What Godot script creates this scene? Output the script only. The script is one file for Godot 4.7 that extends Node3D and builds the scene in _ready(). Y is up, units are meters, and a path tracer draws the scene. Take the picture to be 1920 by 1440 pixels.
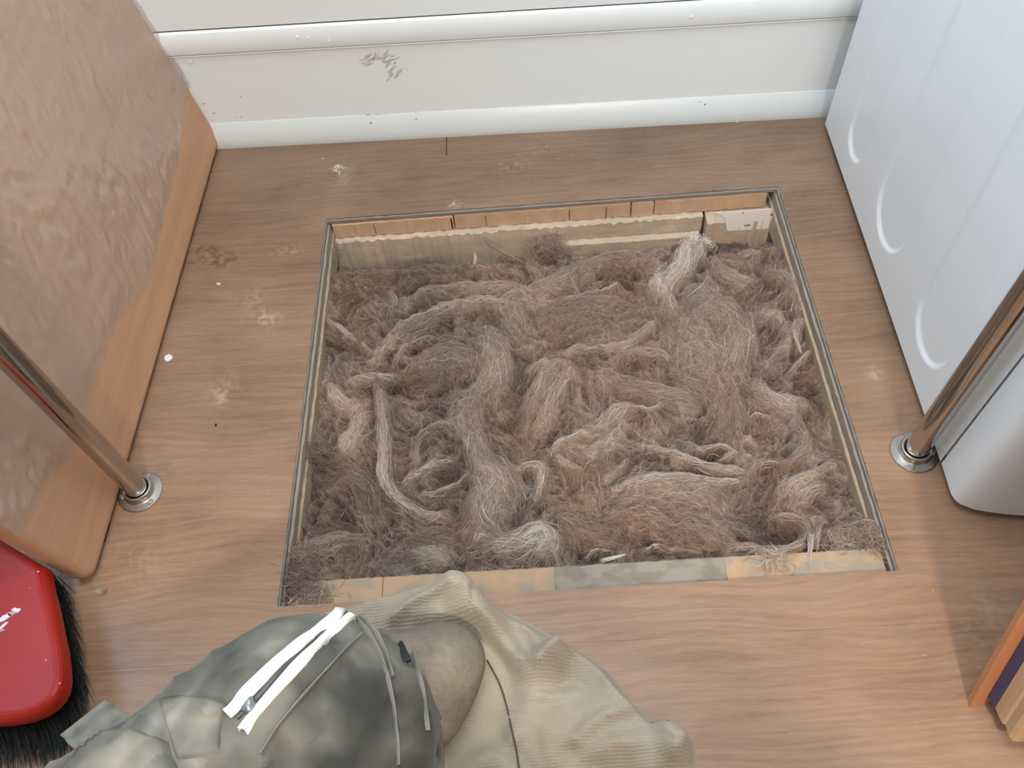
extends Node3D

const CAM := Vector3(0, 0.85, 0)
const FOCAL := 1540.3        # pixels, for a 1920x1440 frame
var look := Basis.from_euler(Vector3(deg_to_rad(-55.903), deg_to_rad(3.112), deg_to_rad(-6.337)))
var rng := RandomNumberGenerator.new()
var taken := {}

# ------------------------------------------------------------------ setup
func _ready():
	rng.seed = 7
	var cam := Camera3D.new()
	cam.name = "camera"
	cam.position = CAM
	cam.basis = look
	cam.fov = rad_to_deg(2.0 * atan(720.0 / FOCAL))
	cam.near = 0.02
	cam.far = 30.0
	add_child(cam)
	cam.current = true
	var env := Environment.new()
	env.background_mode = Environment.BG_SKY
	var sky := Sky.new()
	var psm := ProceduralSkyMaterial.new()
	psm.sky_top_color = Color(0.42, 0.56, 0.82)
	psm.sky_horizon_color = Color(0.78, 0.84, 0.92)
	psm.ground_bottom_color = Color(0.3, 0.3, 0.3)
	psm.ground_horizon_color = Color(0.6, 0.62, 0.65)
	sky.sky_material = psm
	env.sky = sky
	env.tonemap_mode = Environment.TONE_MAPPER_LINEAR
	env.tonemap_exposure = 1.0
	env.sdfgi_enabled = true
	env.ssao_enabled = true
	env.ssil_enabled = true
	var we := WorldEnvironment.new()
	we.name = "environment"
	we.environment = env
	add_child(we)
	# two ceiling panels (their fittings are built in lamps()): one over the hatch, the main one in the passage behind
	area("ceiling_panel_light", Vector3(-0.05, 2.25, -0.5), Vector3(-90, 0, 0), Vector2(0.9, 0.9), Color(0.92, 0.96, 0.98), 1.9)
	area("passage_panel_light", Vector3(0.22, 2.25, 1.2), Vector3(-90, 0, 0), Vector2(0.14, 0.14), Color(1.0, 0.95, 0.89), 4.3)
	# daylight through the window of the left wall
	area("window_daylight", Vector3(-1.12, 1.35, -0.62), Vector3(0, -90, 0), Vector2(0.7, 0.8), Color(0.72, 0.86, 1.0), 1.65)
	# the warm wall lamp in the passage behind
	omni("warm_wall_lamp_light", Vector3(0.30, 1.18, 1.40), Color(1.0, 0.60, 0.40), 0.04, 0.05)
	# the flash of the phone that takes the photograph
	omni("phone_flash_light", CAM + look * Vector3(0.0155, 0.012, 0.003), Color(1.0, 0.98, 0.94), 0.10, 0.012)
	materials()
	room()
	floor_and_hatch()
	wool()
	wall_back()
	leaning_panel()
	washing_machine()
	poles()
	broom()
	person()
	cloth()
	boards()
	bits()
	lamps()

func area(called, at, deg, size, color, energy):
	var l := AreaLight3D.new()
	l.name = called
	l.position = at
	l.rotation_degrees = deg
	l.area_size = size
	l.light_color = color
	l.light_energy = energy
	l.area_normalize_energy = true
	l.area_range = 8.0
	l.shadow_enabled = true
	add_child(l)

func omni(called, at, color, energy, size):
	var l := OmniLight3D.new()
	l.name = called
	l.position = at
	l.light_color = color
	l.light_energy = energy
	l.light_size = size
	l.omni_range = 8.0
	l.omni_attenuation = 2.0
	l.shadow_enabled = true
	add_child(l)

# ------------------------------------------------------------------ helpers
func numbered(called: String) -> String:
	var n: int = taken.get(called, 0)
	taken[called] = n + 1
	return called if n == 0 else "%s_%03d" % [called, n]

func thing(called, label, category, at := Vector3.ZERO, group := "") -> Node3D:
	var o := Node3D.new()
	o.name = numbered(called)
	o.position = at
	add_child(o)
	tag(o, label, category, group)
	return o

func tag(o, label, category, group := ""):
	o.set_meta("label", label)
	o.set_meta("category", category)
	if group:
		o.set_meta("group", group)

func obj(called, mesh: Mesh, m: Material, parent: Node = null, at := Vector3.ZERO, turn := Vector3.ZERO) -> MeshInstance3D:
	var o := MeshInstance3D.new()
	o.name = called if parent else numbered(called)
	o.mesh = mesh
	o.material_override = m
	o.position = at
	o.rotation = turn
	(parent if parent else self).add_child(o, true)
	return o

func structure(called, label := "") -> Node3D:
	var o := Node3D.new()
	o.name = called
	o.set_meta("kind", "structure")
	if label:
		o.set_meta("label", label)
	add_child(o)
	return o

func ray(px: float, py: float) -> Vector3:
	return (look * Vector3((px - 960.0) / FOCAL, -(py - 720.0) / FOCAL, -1.0)).normalized()

# the point at height h under a pixel of the 1920x1440 frame
func P(px: float, py: float, h := 0.0) -> Vector3:
	var d := ray(px, py)
	return CAM + d * ((h - CAM.y) / d.y)

func on_plane(px: float, py: float, p0: Vector3, n: Vector3) -> Vector3:
	var d := ray(px, py)
	return CAM + d * ((p0 - CAM).dot(n) / d.dot(n))

func st_new(smooth := false) -> SurfaceTool:
	var st := SurfaceTool.new()
	st.begin(Mesh.PRIMITIVE_TRIANGLES)
	st.set_smooth_group(0 if smooth else -1)
	return st

func done(st: SurfaceTool) -> ArrayMesh:
	st.generate_normals()
	return st.commit()

func tri(st: SurfaceTool, a: Vector3, b: Vector3, c: Vector3, out: Vector3):
	if (c - a).cross(b - a).dot(out) < 0.0:
		var t := b
		b = c
		c = t
	st.add_vertex(a)
	st.add_vertex(b)
	st.add_vertex(c)

func quad(st: SurfaceTool, a: Vector3, b: Vector3, c: Vector3, d: Vector3, out: Vector3):
	tri(st, a, b, c, out)
	tri(st, a, c, d, out)

# box with chamfered edges from lo to hi
func add_box(st: SurfaceTool, lo: Vector3, hi: Vector3, ch := 0.001):
	var c := (lo + hi) * 0.5
	var e := (hi - lo) * 0.5
	ch = minf(ch, minf(e.x, minf(e.y, e.z)) * 0.9)
	for ax in 3:
		var u := (ax + 1) % 3
		var v := (ax + 2) % 3
		for s in [-1.0, 1.0]:
			var q := []
			for k in [[-1, -1], [1, -1], [1, 1], [-1, 1]]:
				var p := Vector3()
				p[ax] = s * e[ax]
				p[u] = k[0] * (e[u] - ch)
				p[v] = k[1] * (e[v] - ch)
				q.append(c + p)
			var out := Vector3()
			out[ax] = s
			quad(st, q[0], q[1], q[2], q[3], out)
			for s2 in [-1.0, 1.0]:   # edges between axis ax and u
				var r := []
				for w in [-1.0, 1.0]:
					var p1 := Vector3()
					p1[ax] = s * e[ax]
					p1[u] = s2 * (e[u] - ch)
					p1[v] = w * (e[v] - ch)
					var p2 := Vector3()
					p2[ax] = s * (e[ax] - ch)
					p2[u] = s2 * e[u]
					p2[v] = w * (e[v] - ch)
					r.append(c + p1)
					r.append(c + p2)
				var o2 := Vector3()
				o2[ax] = s
				o2[u] = s2
				quad(st, r[0], r[1], r[3], r[2], o2)
	for sx in [-1.0, 1.0]:
		for sy in [-1.0, 1.0]:
			for sz in [-1.0, 1.0]:
				var sg := Vector3(sx, sy, sz)
				tri(st, c + sg * Vector3(e.x, e.y - ch, e.z - ch), c + sg * Vector3(e.x - ch, e.y, e.z - ch), c + sg * Vector3(e.x - ch, e.y - ch, e.z), sg)

func box(lo: Vector3, hi: Vector3, ch := 0.001) -> ArrayMesh:
	var st := st_new()
	add_box(st, lo, hi, ch)
	return done(st)

# tube through points with a radius each; closed at both ends
func add_tube(st: SurfaceTool, pts: Array, radii: Array, seg := 8, flat := 1.0, up := Vector3.UP):
	var rings := []
	for i in pts.size():
		var t: Vector3 = (pts[mini(i + 1, pts.size() - 1)] - pts[maxi(i - 1, 0)]).normalized()
		var side := t.cross(up)
		if side.length() < 0.01:
			side = t.cross(Vector3.RIGHT)
		side = side.normalized()
		var nn := side.cross(t).normalized()
		var ring := []
		for k in seg:
			var a := TAU * k / seg
			ring.append(pts[i] + (side * cos(a) + nn * sin(a) * flat) * radii[i])
		rings.append(ring)
	for i in pts.size() - 1:
		for k in seg:
			var k2 := (k + 1) % seg
			quad(st, rings[i][k], rings[i][k2], rings[i + 1][k2], rings[i + 1][k], (rings[i][k] + rings[i][k2] - pts[i] * 2.0) + (rings[i + 1][k] - pts[i + 1]))
	for e in [0, pts.size() - 1]:
		var out: Vector3 = pts[e] - pts[1 if e == 0 else e - 1]
		for k in seg:
			tri(st, pts[e], rings[e][k], rings[e][(k + 1) % seg], out)

# profile = Array of Vector2(radius, height), turned about y
func lathe(profile: Array, seg := 48, smooth := true) -> ArrayMesh:
	var st := st_new(smooth)
	for i in profile.size() - 1:
		var p: Vector2 = profile[i]
		var q: Vector2 = profile[i + 1]
		if not smooth:
			st.set_smooth_group(-1)
		else:
			st.set_smooth_group(i)
		for k in seg:
			var a := TAU * k / seg
			var b := TAU * (k + 1) / seg
			var out := Vector3(cos((a + b) / 2) * (q.y - p.y), p.x - q.x, sin((a + b) / 2) * (q.y - p.y))
			var v := [Vector3(cos(a) * p.x, p.y, sin(a) * p.x), Vector3(cos(b) * p.x, p.y, sin(b) * p.x), Vector3(cos(b) * q.x, q.y, sin(b) * q.x), Vector3(cos(a) * q.x, q.y, sin(a) * q.x)]
			if p.x > 1e-6:
				tri(st, v[0], v[1], v[2], out)
			if q.x > 1e-6:
				tri(st, v[0], v[2], v[3], out)
	return done(st)

# grid mesh: p, optional c and uv hold nx * ny values; the front faces out
func grid(nx: int, ny: int, p: PackedVector3Array, out: Vector3, c := PackedColorArray(), uv := PackedVector2Array(), keep := PackedByteArray()) -> ArrayMesh:
	var idx := PackedInt32Array()
	var flip := (p[nx + 1] - p[0]).cross(p[1] - p[0]).dot(out) > 0.0
	for j in ny - 1:
		for i in nx - 1:
			var a := j * nx + i
			if keep and not (keep[a] and keep[a + 1] and keep[a + nx] and keep[a + nx + 1]):
				continue
			if flip:
				idx.append_array([a, a + nx + 1, a + 1, a, a + nx, a + nx + 1])
			else:
				idx.append_array([a, a + 1, a + nx + 1, a, a + nx + 1, a + nx])
	return indexed(p, idx, c, uv)

func indexed(p: PackedVector3Array, idx: PackedInt32Array, c := PackedColorArray(), uv := PackedVector2Array()) -> ArrayMesh:
	var nrm := PackedVector3Array()
	nrm.resize(p.size())
	for t in range(0, idx.size(), 3):
		var a := idx[t]
		var b := idx[t + 1]
		var d := idx[t + 2]
		var n := (p[d] - p[a]).cross(p[b] - p[a])
		nrm[a] += n
		nrm[b] += n
		nrm[d] += n
	for i in nrm.size():
		nrm[i] = nrm[i].normalized() if nrm[i].length_squared() > 0.0 else Vector3.UP
	var arr := []
	arr.resize(Mesh.ARRAY_MAX)
	arr[Mesh.ARRAY_VERTEX] = p
	arr[Mesh.ARRAY_NORMAL] = nrm
	arr[Mesh.ARRAY_INDEX] = idx
	if c:
		arr[Mesh.ARRAY_COLOR] = c
	if uv:
		arr[Mesh.ARRAY_TEX_UV] = uv
	var m := ArrayMesh.new()
	m.add_surface_from_arrays(Mesh.PRIMITIVE_TRIANGLES, arr)
	return m

# convex polygon (x, y) with thickness from z0 to z1 and rounded rims
func slab(poly: Array, z0: float, z1: float, r := 0.002, steps := 3) -> ArrayMesh:
	var n := poly.size()
	var mid := Vector2()
	for q in poly:
		mid += q / n
	var inset := func(d: float) -> Array:
		var res := []
		for i in n:
			var a: Vector2 = (poly[i] - poly[(i + n - 1) % n]).normalized()
			var b: Vector2 = (poly[(i + 1) % n] - poly[i]).normalized()
			var na := Vector2(-a.y, a.x)
			if na.dot(mid - poly[i]) < 0.0:
				na = -na
			var nb := Vector2(-b.y, b.x)
			if nb.dot(mid - poly[i]) < 0.0:
				nb = -nb
			var m2 := (na + nb).normalized()
			res.append(poly[i] + m2 * d / maxf(m2.dot(na), 0.3))
		return res
	var rings := []
	for s in steps + 1:
		var a := PI / 2 * s / steps
		rings.append([inset.call(r * (1.0 - sin(a))), z0 + r * (1.0 - cos(a))])
	for s in steps + 1:
		var a := PI / 2 * (1.0 - float(s) / steps)
		rings.append([inset.call(r * (1.0 - sin(a))), z1 - r * (1.0 - cos(a))])
	var st := st_new()
	var m3 := Vector3(mid.x, mid.y, (z0 + z1) / 2)
	for k in rings.size() - 1:
		for i in n:
			var j := (i + 1) % n
			var a := Vector3(rings[k][0][i].x, rings[k][0][i].y, rings[k][1])
			var b := Vector3(rings[k][0][j].x, rings[k][0][j].y, rings[k][1])
			var c := Vector3(rings[k + 1][0][j].x, rings[k + 1][0][j].y, rings[k + 1][1])
			var d := Vector3(rings[k + 1][0][i].x, rings[k + 1][0][i].y, rings[k + 1][1])
			quad(st, a, b, c, d, (a + c) / 2 - m3)
	for e in [0, rings.size() - 1]:
		for i in range(1, n - 1):
			var q: Array = rings[e][0]
			var z: float = rings[e][1]
			tri(st, Vector3(q[0].x, q[0].y, z), Vector3(q[i].x, q[i].y, z), Vector3(q[i + 1].x, q[i + 1].y, z), Vector3(0, 0, -1 if e == 0 else 1))
	return done(st)

# a profile in (x, z) swept along d from its foot
func extrude(profile: Array, d: Vector3, smooth := false) -> ArrayMesh:
	var st := st_new(smooth)
	var n := profile.size()
	var mid := Vector2()
	for q in profile:
		mid += q / n
	for i in n:
		var a: Vector2 = profile[i]
		var b: Vector2 = profile[(i + 1) % n]
		var e := (b - a).normalized()
		var o := Vector3(e.y, 0, -e.x)
		if not Geometry2D.is_polygon_clockwise(PackedVector2Array(profile)):
			o = o
		else:
			o = -o
		quad(st, Vector3(a.x, 0, a.y), Vector3(b.x, 0, b.y), Vector3(b.x, 0, b.y) + d, Vector3(a.x, 0, a.y) + d, o)
	var idx := Geometry2D.triangulate_polygon(PackedVector2Array(profile))
	for t in range(0, idx.size(), 3):
		var v := []
		for k in 3:
			v.append(Vector3(profile[idx[t + k]].x, 0, profile[idx[t + k]].y))
		tri(st, v[0], v[1], v[2], -d)
		tri(st, v[0] + d, v[1] + d, v[2] + d, d)
	return done(st)

func noise(freq: float, seed_ := 1, octaves := 3, type := FastNoiseLite.TYPE_SIMPLEX_SMOOTH) -> FastNoiseLite:
	var n := FastNoiseLite.new()
	n.noise_type = type
	n.seed = seed_
	n.frequency = freq
	n.fractal_type = FastNoiseLite.FRACTAL_FBM if octaves > 1 else FastNoiseLite.FRACTAL_NONE
	n.fractal_octaves = octaves
	return n

func lin(r: float, g: float, b: float) -> Color:
	return Color(r, g, b).srgb_to_linear()

func mat(r: float, g: float, b: float, rough := 0.6, metal := 0.0, spec := 0.5) -> StandardMaterial3D:
	var m := StandardMaterial3D.new()
	m.albedo_color = Color(r, g, b)
	m.roughness = rough
	m.metallic = metal
	m.metallic_specular = spec
	return m

func vmat(rough := 0.8, spec := 0.4) -> StandardMaterial3D:
	var m := mat(1, 1, 1, rough, 0.0, spec)
	m.vertex_color_use_as_albedo = true
	return m

func tex(img: Image) -> ImageTexture:
	return ImageTexture.create_from_image(img)

func resample(pts: Array, step: float) -> Array:
	var c := Curve3D.new()
	for i in pts.size():
		var t: Vector3 = (pts[mini(i + 1, pts.size() - 1)] - pts[maxi(i - 1, 0)]) / 6.0
		c.add_point(pts[i], -t, t)
	var n := maxi(2, int(c.get_baked_length() / step) + 1)
	var res := []
	for i in n:
		res.append(c.sample_baked(c.get_baked_length() * i / (n - 1), true))
	return res

var M := {}
func materials():
	M.chrome = mat(0.72, 0.70, 0.68, 0.12, 1.0)
	M.chrome_dusty = mat(0.70, 0.68, 0.65, 0.30, 1.0)
	M.wall = mat(0.90, 0.925, 0.935, 0.32, 0.0, 0.5)
	M.skirting = mat(0.775, 0.795, 0.80, 0.3, 0.0, 0.5)
	M.plain_wall = mat(0.80, 0.80, 0.78, 0.8)
	M.ceiling = mat(0.86, 0.86, 0.85, 0.9)
	M.machine = mat(0.885, 0.90, 0.91, 0.38, 0.0, 0.5)
	M.dirt = mat(0.42, 0.39, 0.37, 0.9)
	M.red = vmat(0.3, 0.5)
	M.dark = mat(0.06, 0.06, 0.06, 0.9)

# ------------------------------------------------------------------ room shell
func room():
	var wl := structure("wall_left")
	# four pieces round the window opening z -0.97..-0.27, y 0.95..1.75
	obj("wall_piece", box(Vector3(-1.3, -0.15, -1.3), Vector3(-1.18, 0.95, 1.8), 0.001), M.plain_wall, wl)
	obj("wall_piece", box(Vector3(-1.3, 1.75, -1.3), Vector3(-1.18, 2.42, 1.8), 0.001), M.plain_wall, wl)
	obj("wall_piece", box(Vector3(-1.3, 0.95, -1.3), Vector3(-1.18, 1.75, -0.97), 0.001), M.plain_wall, wl)
	obj("wall_piece", box(Vector3(-1.3, 0.95, -0.27), Vector3(-1.18, 1.75, 1.8), 0.001), M.plain_wall, wl)
	var wn := structure("window_1")
	var fr := mat(0.9, 0.9, 0.9, 0.4)
	for b in [[Vector3(-1.27, 0.95, -0.97), Vector3(-1.2, 1.0, -0.27)], [Vector3(-1.27, 1.70, -0.97), Vector3(-1.2, 1.75, -0.27)], [Vector3(-1.27, 1.0, -0.97), Vector3(-1.2, 1.70, -0.92)], [Vector3(-1.27, 1.0, -0.32), Vector3(-1.2, 1.70, -0.27)]]:
		obj("frame", box(b[0], b[1], 0.004), fr, wn)
	var glass := mat(1, 1, 1, 0.02)
	glass.transparency = BaseMaterial3D.TRANSPARENCY_ALPHA
	glass.albedo_color.a = 0.05
	obj("pane", box(Vector3(-1.24, 1.0, -0.92), Vector3(-1.235, 1.70, -0.32), 0.0005), glass, wn)
	var wr := structure("wall_right")
	obj("wall_piece", box(Vector3(1.12, -0.15, -1.3), Vector3(1.24, 2.42, 1.8), 0.001), M.plain_wall, wr)
	# the stub of partition that carries the doorway's right side
	var wp := structure("wall_doorway")
	obj("wall_piece", box(Vector3(0.452, 0.0, -0.075), Vector3(1.12, 2.3, 0.03), 0.002), M.plain_wall, wp)
	var wb := structure("wall_front")
	obj("wall_piece", box(Vector3(-1.3, -0.15, 1.6), Vector3(1.24, 2.42, 1.75), 0.001), M.plain_wall, wb)
	var c := structure("ceiling")
	obj("ceiling_slab", box(Vector3(-1.3, 2.3, -1.3), Vector3(1.24, 2.42, 1.75), 0.001), M.ceiling, c)

# ------------------------------------------------------------------ floor, hatch
const HX0 := -0.2945
const HX1 := 0.3665
const HZ0 := -0.889
const HZ1 := -0.306

func floor_texture() -> ImageTexture:
	var w := 1600
	var h := 1200
	var data := PackedByteArray()
	data.resize(w * h * 3)
	var grain := noise(1.0, 3, 2)
	var fine := noise(1.0, 5, 1)
	var patch := noise(4.5, 11, 3)
	var dust := noise(16.0, 17, 3)
	var speck := noise(85.0, 19, 3)
	# [x, z, radius x, radius z, strength, kind]: kind 0 dark stain, 1 pale dust
	var spots := []
	for s in [[400, 488, .045, .018, .5, 0], [385, 470, .02, .012, .5, 0], [1330, 357, .035, .008, .55, 2], [1500, 365, .03, .012, .12, 0],
			[960, 310, .022, .022, .30, 1], [850, 383, .016, .009, .5, 1], [860, 415, .012, .01, .3, 1], [500, 600, .03, .02, .30, 1], [490, 590, .01, .012, .28, 1],
			[420, 730, .03, .03, .22, 1], [415, 745, .01, .02, .22, 1], [470, 560, .03, .03, .18, 1], [1640, 700, .012, .012, .35, 1], [830, 440, .03, .01, .12, 1],
			[300, 890, .03, .03, .2, 3], [1700, 800, .03, .03, .2, 3], [190, 1108, .014, .007, .55, 0], [187, 1109, .005, .004, .6, 1], [640, 330, .03, .03, .2, 1],
			[1855, 1180, .04, .05, .16, 1], [540, 470, .03, .02, .2, 1], [250, 1050, .05, .03, .15, 1], [1200, 255, .06, .02, .12, 0], [1480, 240, .05, .03, .15, 2]]:
		var q := P(s[0], s[1])
		spots.append([q.x, q.z, s[2], s[3], s[4], s[5]])
	var i := 0
	for y in h:
		var z := -1.13 + 1.5 * (y + 0.5) / h
		var row := floorf((z + 1.0095) / 0.19)
		for x in w:
			var wx := -1.0 + 2.0 * (x + 0.5) / w
			var g := grain.get_noise_2d(wx * 5.0 + row * 13.7, z * 150.0 + grain.get_noise_2d(wx * 3.0, z * 9.0) * 2.0)
			var f := fine.get_noise_2d(wx * 40.0, z * 700.0)
			var p := patch.get_noise_2d(wx, z * 1.6)
			var d := dust.get_noise_2d(wx, z)
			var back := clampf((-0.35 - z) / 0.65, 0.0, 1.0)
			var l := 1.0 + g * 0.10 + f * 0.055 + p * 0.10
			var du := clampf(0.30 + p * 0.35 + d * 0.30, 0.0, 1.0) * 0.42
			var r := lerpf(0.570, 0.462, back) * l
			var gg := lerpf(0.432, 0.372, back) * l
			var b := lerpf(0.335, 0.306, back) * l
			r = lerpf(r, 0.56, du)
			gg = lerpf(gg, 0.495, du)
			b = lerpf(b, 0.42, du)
			for s in spots:
				var dx: float = (wx - s[0]) / s[2]
				var dz: float = (z - s[1]) / s[3]
				var rr := dx * dx + dz * dz
				if rr < 4.0:
					var k: float = exp(-rr * 1.6) * s[4] * clampf(0.55 + d * 1.6 + speck.get_noise_2d(wx, z) * 2.4, 0.0, 1.5)
					if s[5] == 0:
						r = lerpf(r, 0.27, k)
						gg = lerpf(gg, 0.19, k)
						b = lerpf(b, 0.14, k)
					elif s[5] == 1:
						r = lerpf(r, 0.74, k)
						gg = lerpf(gg, 0.69, k)
						b = lerpf(b, 0.62, k)
					else:
						r = lerpf(r, 0.36, k)
						gg = lerpf(gg, 0.35, k)
						b = lerpf(b, 0.34, k)
			data[i] = int(clampf(r, 0.0, 1.0) * 255.0)
			data[i + 1] = int(clampf(gg, 0.0, 1.0) * 255.0)
			data[i + 2] = int(clampf(b, 0.0, 1.0) * 255.0)
			i += 3
	return tex(Image.create_from_data(w, h, false, Image.FORMAT_RGB8, data))

# a plank of one or more boxes [x0, x1, z0, z1]
func plank(parent: Node, parts: Array, m: Material, ch := 0.00022):
	var st := st_new()
	for q in parts:
		add_box(st, Vector3(q[0], -0.008, q[2]), Vector3(q[1], 0.0, q[3]), ch if parts.size() == 1 else 0.00003)
	var src := done(st)
	var a := src.surface_get_arrays(0)
	var v: PackedVector3Array = a[Mesh.ARRAY_VERTEX]
	var uv := PackedVector2Array()
	for q in v:
		uv.append(Vector2((q.x + 1.0) / 2.0, (q.z + 1.13) / 1.5))
	a[Mesh.ARRAY_TEX_UV] = uv
	var me := ArrayMesh.new()
	me.add_surface_from_arrays(Mesh.PRIMITIVE_TRIANGLES, a)
	obj("plank", me, m, parent)

func wood_image(c0: Color, c1: Color, seed_: int, sx: float, sy: float, grey := 0.0) -> ImageTexture:
	var w := 512
	var data := PackedByteArray()
	data.resize(w * w * 3)
	var n := noise(1.0, seed_, 3)
	var n2 := noise(1.0, seed_ + 1, 3)
	var i := 0
	for y in w:
		for x in w:
			var u := float(x) / w
			var v := float(y) / w
			var g := n.get_noise_2d(u * sx, v * sy) * 0.5 + 0.5 + n2.get_noise_2d(u * sx * 6.0, v * sy * 5.0) * 0.18
			var c := c0.lerp(c1, clampf(g, 0.0, 1.0))
			if grey > 0.0:
				var k := clampf(n2.get_noise_2d(u * 9.0 + 5.0, v * 17.0) * 3.0 + grey, 0.0, 1.0)
				c = c.lerp(Color(0.585, 0.54, 0.49) if c0.r < 0.81 else Color(0.70, 0.65, 0.59), k * 0.8)
			data[i] = int(c.r * 255)
			data[i + 1] = int(c.g * 255)
			data[i + 2] = int(c.b * 255)
			i += 3
	return tex(Image.create_from_data(w, w, false, Image.FORMAT_RGB8, data))

func tri_mat(t: ImageTexture, scale: Vector3, rough := 0.8) -> StandardMaterial3D:
	var m := mat(1, 1, 1, rough)
	m.albedo_texture = t
	m.uv1_triplanar = true
	m.uv1_world_triplanar = true
	m.uv1_scale = scale
	return m

func floor_and_hatch():
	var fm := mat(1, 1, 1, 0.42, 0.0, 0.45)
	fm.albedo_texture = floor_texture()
	var fl := structure("floor", "dusty brown plank floor with an open square hatch")
	var seams := [-1.3, -1.0095, -0.8195, -0.6295, -0.4395, -0.2495, -0.0595, 0.1305, 0.3205, 0.5105, 0.7005, 0.8905, 1.0805, 1.2705, 1.4605, 1.6]
	for k in seams.size() - 1:
		var z0: float = seams[k]
		var z1: float = seams[k + 1]
		if k == 0:
			plank(fl, [[-1.18, -0.1173, z0, z1 - 0.0004]], fm, 0.0007)
			plank(fl, [[-0.1165, 1.12, z0, z1 - 0.0004]], fm, 0.0007)
		elif z1 <= HZ0 or z0 >= HZ1:
			plank(fl, [[-1.18, 1.12, z0, z1]], fm)
		elif z0 < HZ0:
			plank(fl, [[-1.18, HX0, z0, z1], [HX0, HX1, z0, HZ0], [HX1, 1.12, z0, z1]], fm)
		elif z1 > HZ1:
			plank(fl, [[-1.18, HX0, z0, z1], [HX0, HX1, HZ1, z1], [HX1, 1.12, z0, z1]], fm)
		else:
			plank(fl, [[-1.18, HX0, z0, z1]], fm)
			plank(fl, [[HX1, 1.12, z0, z1]], fm)
	# laminate edge, grey with dust, as a thin lip round the opening
	var lip := mat(0.50, 0.475, 0.45, 0.85)
	for b in [[Vector3(HX0, -0.0075, HZ0), Vector3(HX1, -0.0008, HZ0 + 0.0035)], [Vector3(HX0, -0.0075, HZ0 + 0.0035), Vector3(HX0 + 0.0018, -0.0008, HZ1)], [Vector3(HX1 - 0.0022, -0.0075, HZ0 + 0.0035), Vector3(HX1, -0.0008, HZ1)]]:
		obj("laminate_lip", rough_bar(b[0], b[1], 0.0007, 5), lip, fl)
	# plies of the subfloor, cut through at the left and right of the hatch
	var ply_a := tri_mat(wood_image(Color(0.64, 0.585, 0.52), Color(0.55, 0.50, 0.45), 41, 3, 30, 0.25), Vector3(3, 3, 3))
	var ply_b := tri_mat(wood_image(Color(0.50, 0.45, 0.39), Color(0.40, 0.365, 0.325), 42, 3, 30, 0.35), Vector3(3, 3, 3))
	var ply_c := tri_mat(wood_image(Color(0.72, 0.63, 0.52), Color(0.62, 0.54, 0.45), 45, 3, 30, 0.12), Vector3(3, 3, 3))
	var y := -0.008
	var cols := [ply_a, ply_b, ply_c]
	var thick := [0.016, 0.0012, 0.034]
	var pro := [0.0042, 0.0034, 0.0068]
	for k in 3:
		obj("plywood_layer", rough_bar(Vector3(HX0 - 0.06, y - thick[k], HZ0 - 0.02), Vector3(HX0 + pro[k], y, HZ1 + 0.05), 0.0011, 50 + k), cols[k], fl)
		obj("plywood_layer", rough_bar(Vector3(HX1 - pro[k], y - thick[k], HZ0 - 0.02), Vector3(HX1 + 0.06, y, HZ1 + 0.05), 0.0011, 60 + k), cols[k], fl)
		y -= thick[k] + 0.0004
	# bare ledge of the subfloor at the front, orange wood under grey dust
	var ledge_m := tri_mat(wood_image(Color(0.72, 0.595, 0.47), Color(0.64, 0.53, 0.42), 71, 12, 3, 0.3), Vector3(2.3, 2.3, 2.3))
	var ledge_g := tri_mat(wood_image(Color(0.53, 0.485, 0.43), Color(0.485, 0.44, 0.39), 73, 6, 3, 0.75), Vector3(2.3, 2.3, 2.3))
	for b in [[HX0 + 0.0085, -0.1835, ledge_m], [-0.1828, 0.005, ledge_m], [0.0052, 0.19, ledge_g], [0.1902, HX1 - 0.0085, ledge_m]]:
		obj("subfloor_board", rough_bar(Vector3(b[0], -0.036, HZ1 - 0.031), Vector3(b[1], -0.010, HZ1 + 0.05), 0.0009, 80 + int(b[0] * 100)), b[2], fl)
	# pale orange boards under the back edge, split by cracks
	var cuts := [HX0 + 0.006, -0.107, 0.155, 0.189, HX1 - 0.012]
	for k in 4:
		var bm := tri_mat(wood_image(Color(0.80, 0.67, 0.555), Color(0.73, 0.60, 0.49), 90 + k, 14, 3, -0.25), Vector3(2.5, 2.5, 2.5))
		obj("back_board", rough_bar(Vector3(cuts[k] + 0.0009, -0.037, HZ0 - 0.05), Vector3(cuts[k + 1] - 0.0009, -0.009, HZ0 + 0.004 - 0.0012 * (k % 2)), 0.0012, 94 + k), bm, fl)
	for c in [[-0.2265, 0.0009], [0.064, 0.0007], [-0.112, 0.0022], [0.118, 0.0009], [-0.06, 0.0006]]:
		obj("crack", box(Vector3(c[0], -0.034, HZ0), Vector3(c[0] + c[1], -0.014, HZ0 + 0.0046), 0.0003), M.dark, fl)
	# the cavity under the hatch
	obj("cavity_floor", box(Vector3(HX0 - 0.08, -0.22, HZ0 - 0.08), Vector3(HX1 + 0.08, -0.2, HZ1 + 0.08), 0.001), M.dirt, fl)
	for b in [[Vector3(HX0 - 0.08, -0.2, HZ0 - 0.08), Vector3(HX0 - 0.06, -0.008, HZ1 + 0.08)], [Vector3(HX1 + 0.06, -0.2, HZ0 - 0.08), Vector3(HX1 + 0.08, -0.008, HZ1 + 0.08)], [Vector3(HX0 - 0.08, -0.2, HZ1 + 0.06), Vector3(HX1 + 0.08, -0.008, HZ1 + 0.08)]]:
		obj("cavity_side", box(b[0], b[1], 0.001), M.dirt, fl)
	# joist and blocks at the back
	var jm := tri_mat(wood_image(Color(0.86, 0.78, 0.69), Color(0.66, 0.585, 0.515), 101, 2.5, 16, 0.35), Vector3(2.2, 2.2, 2.2), 0.9)
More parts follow.
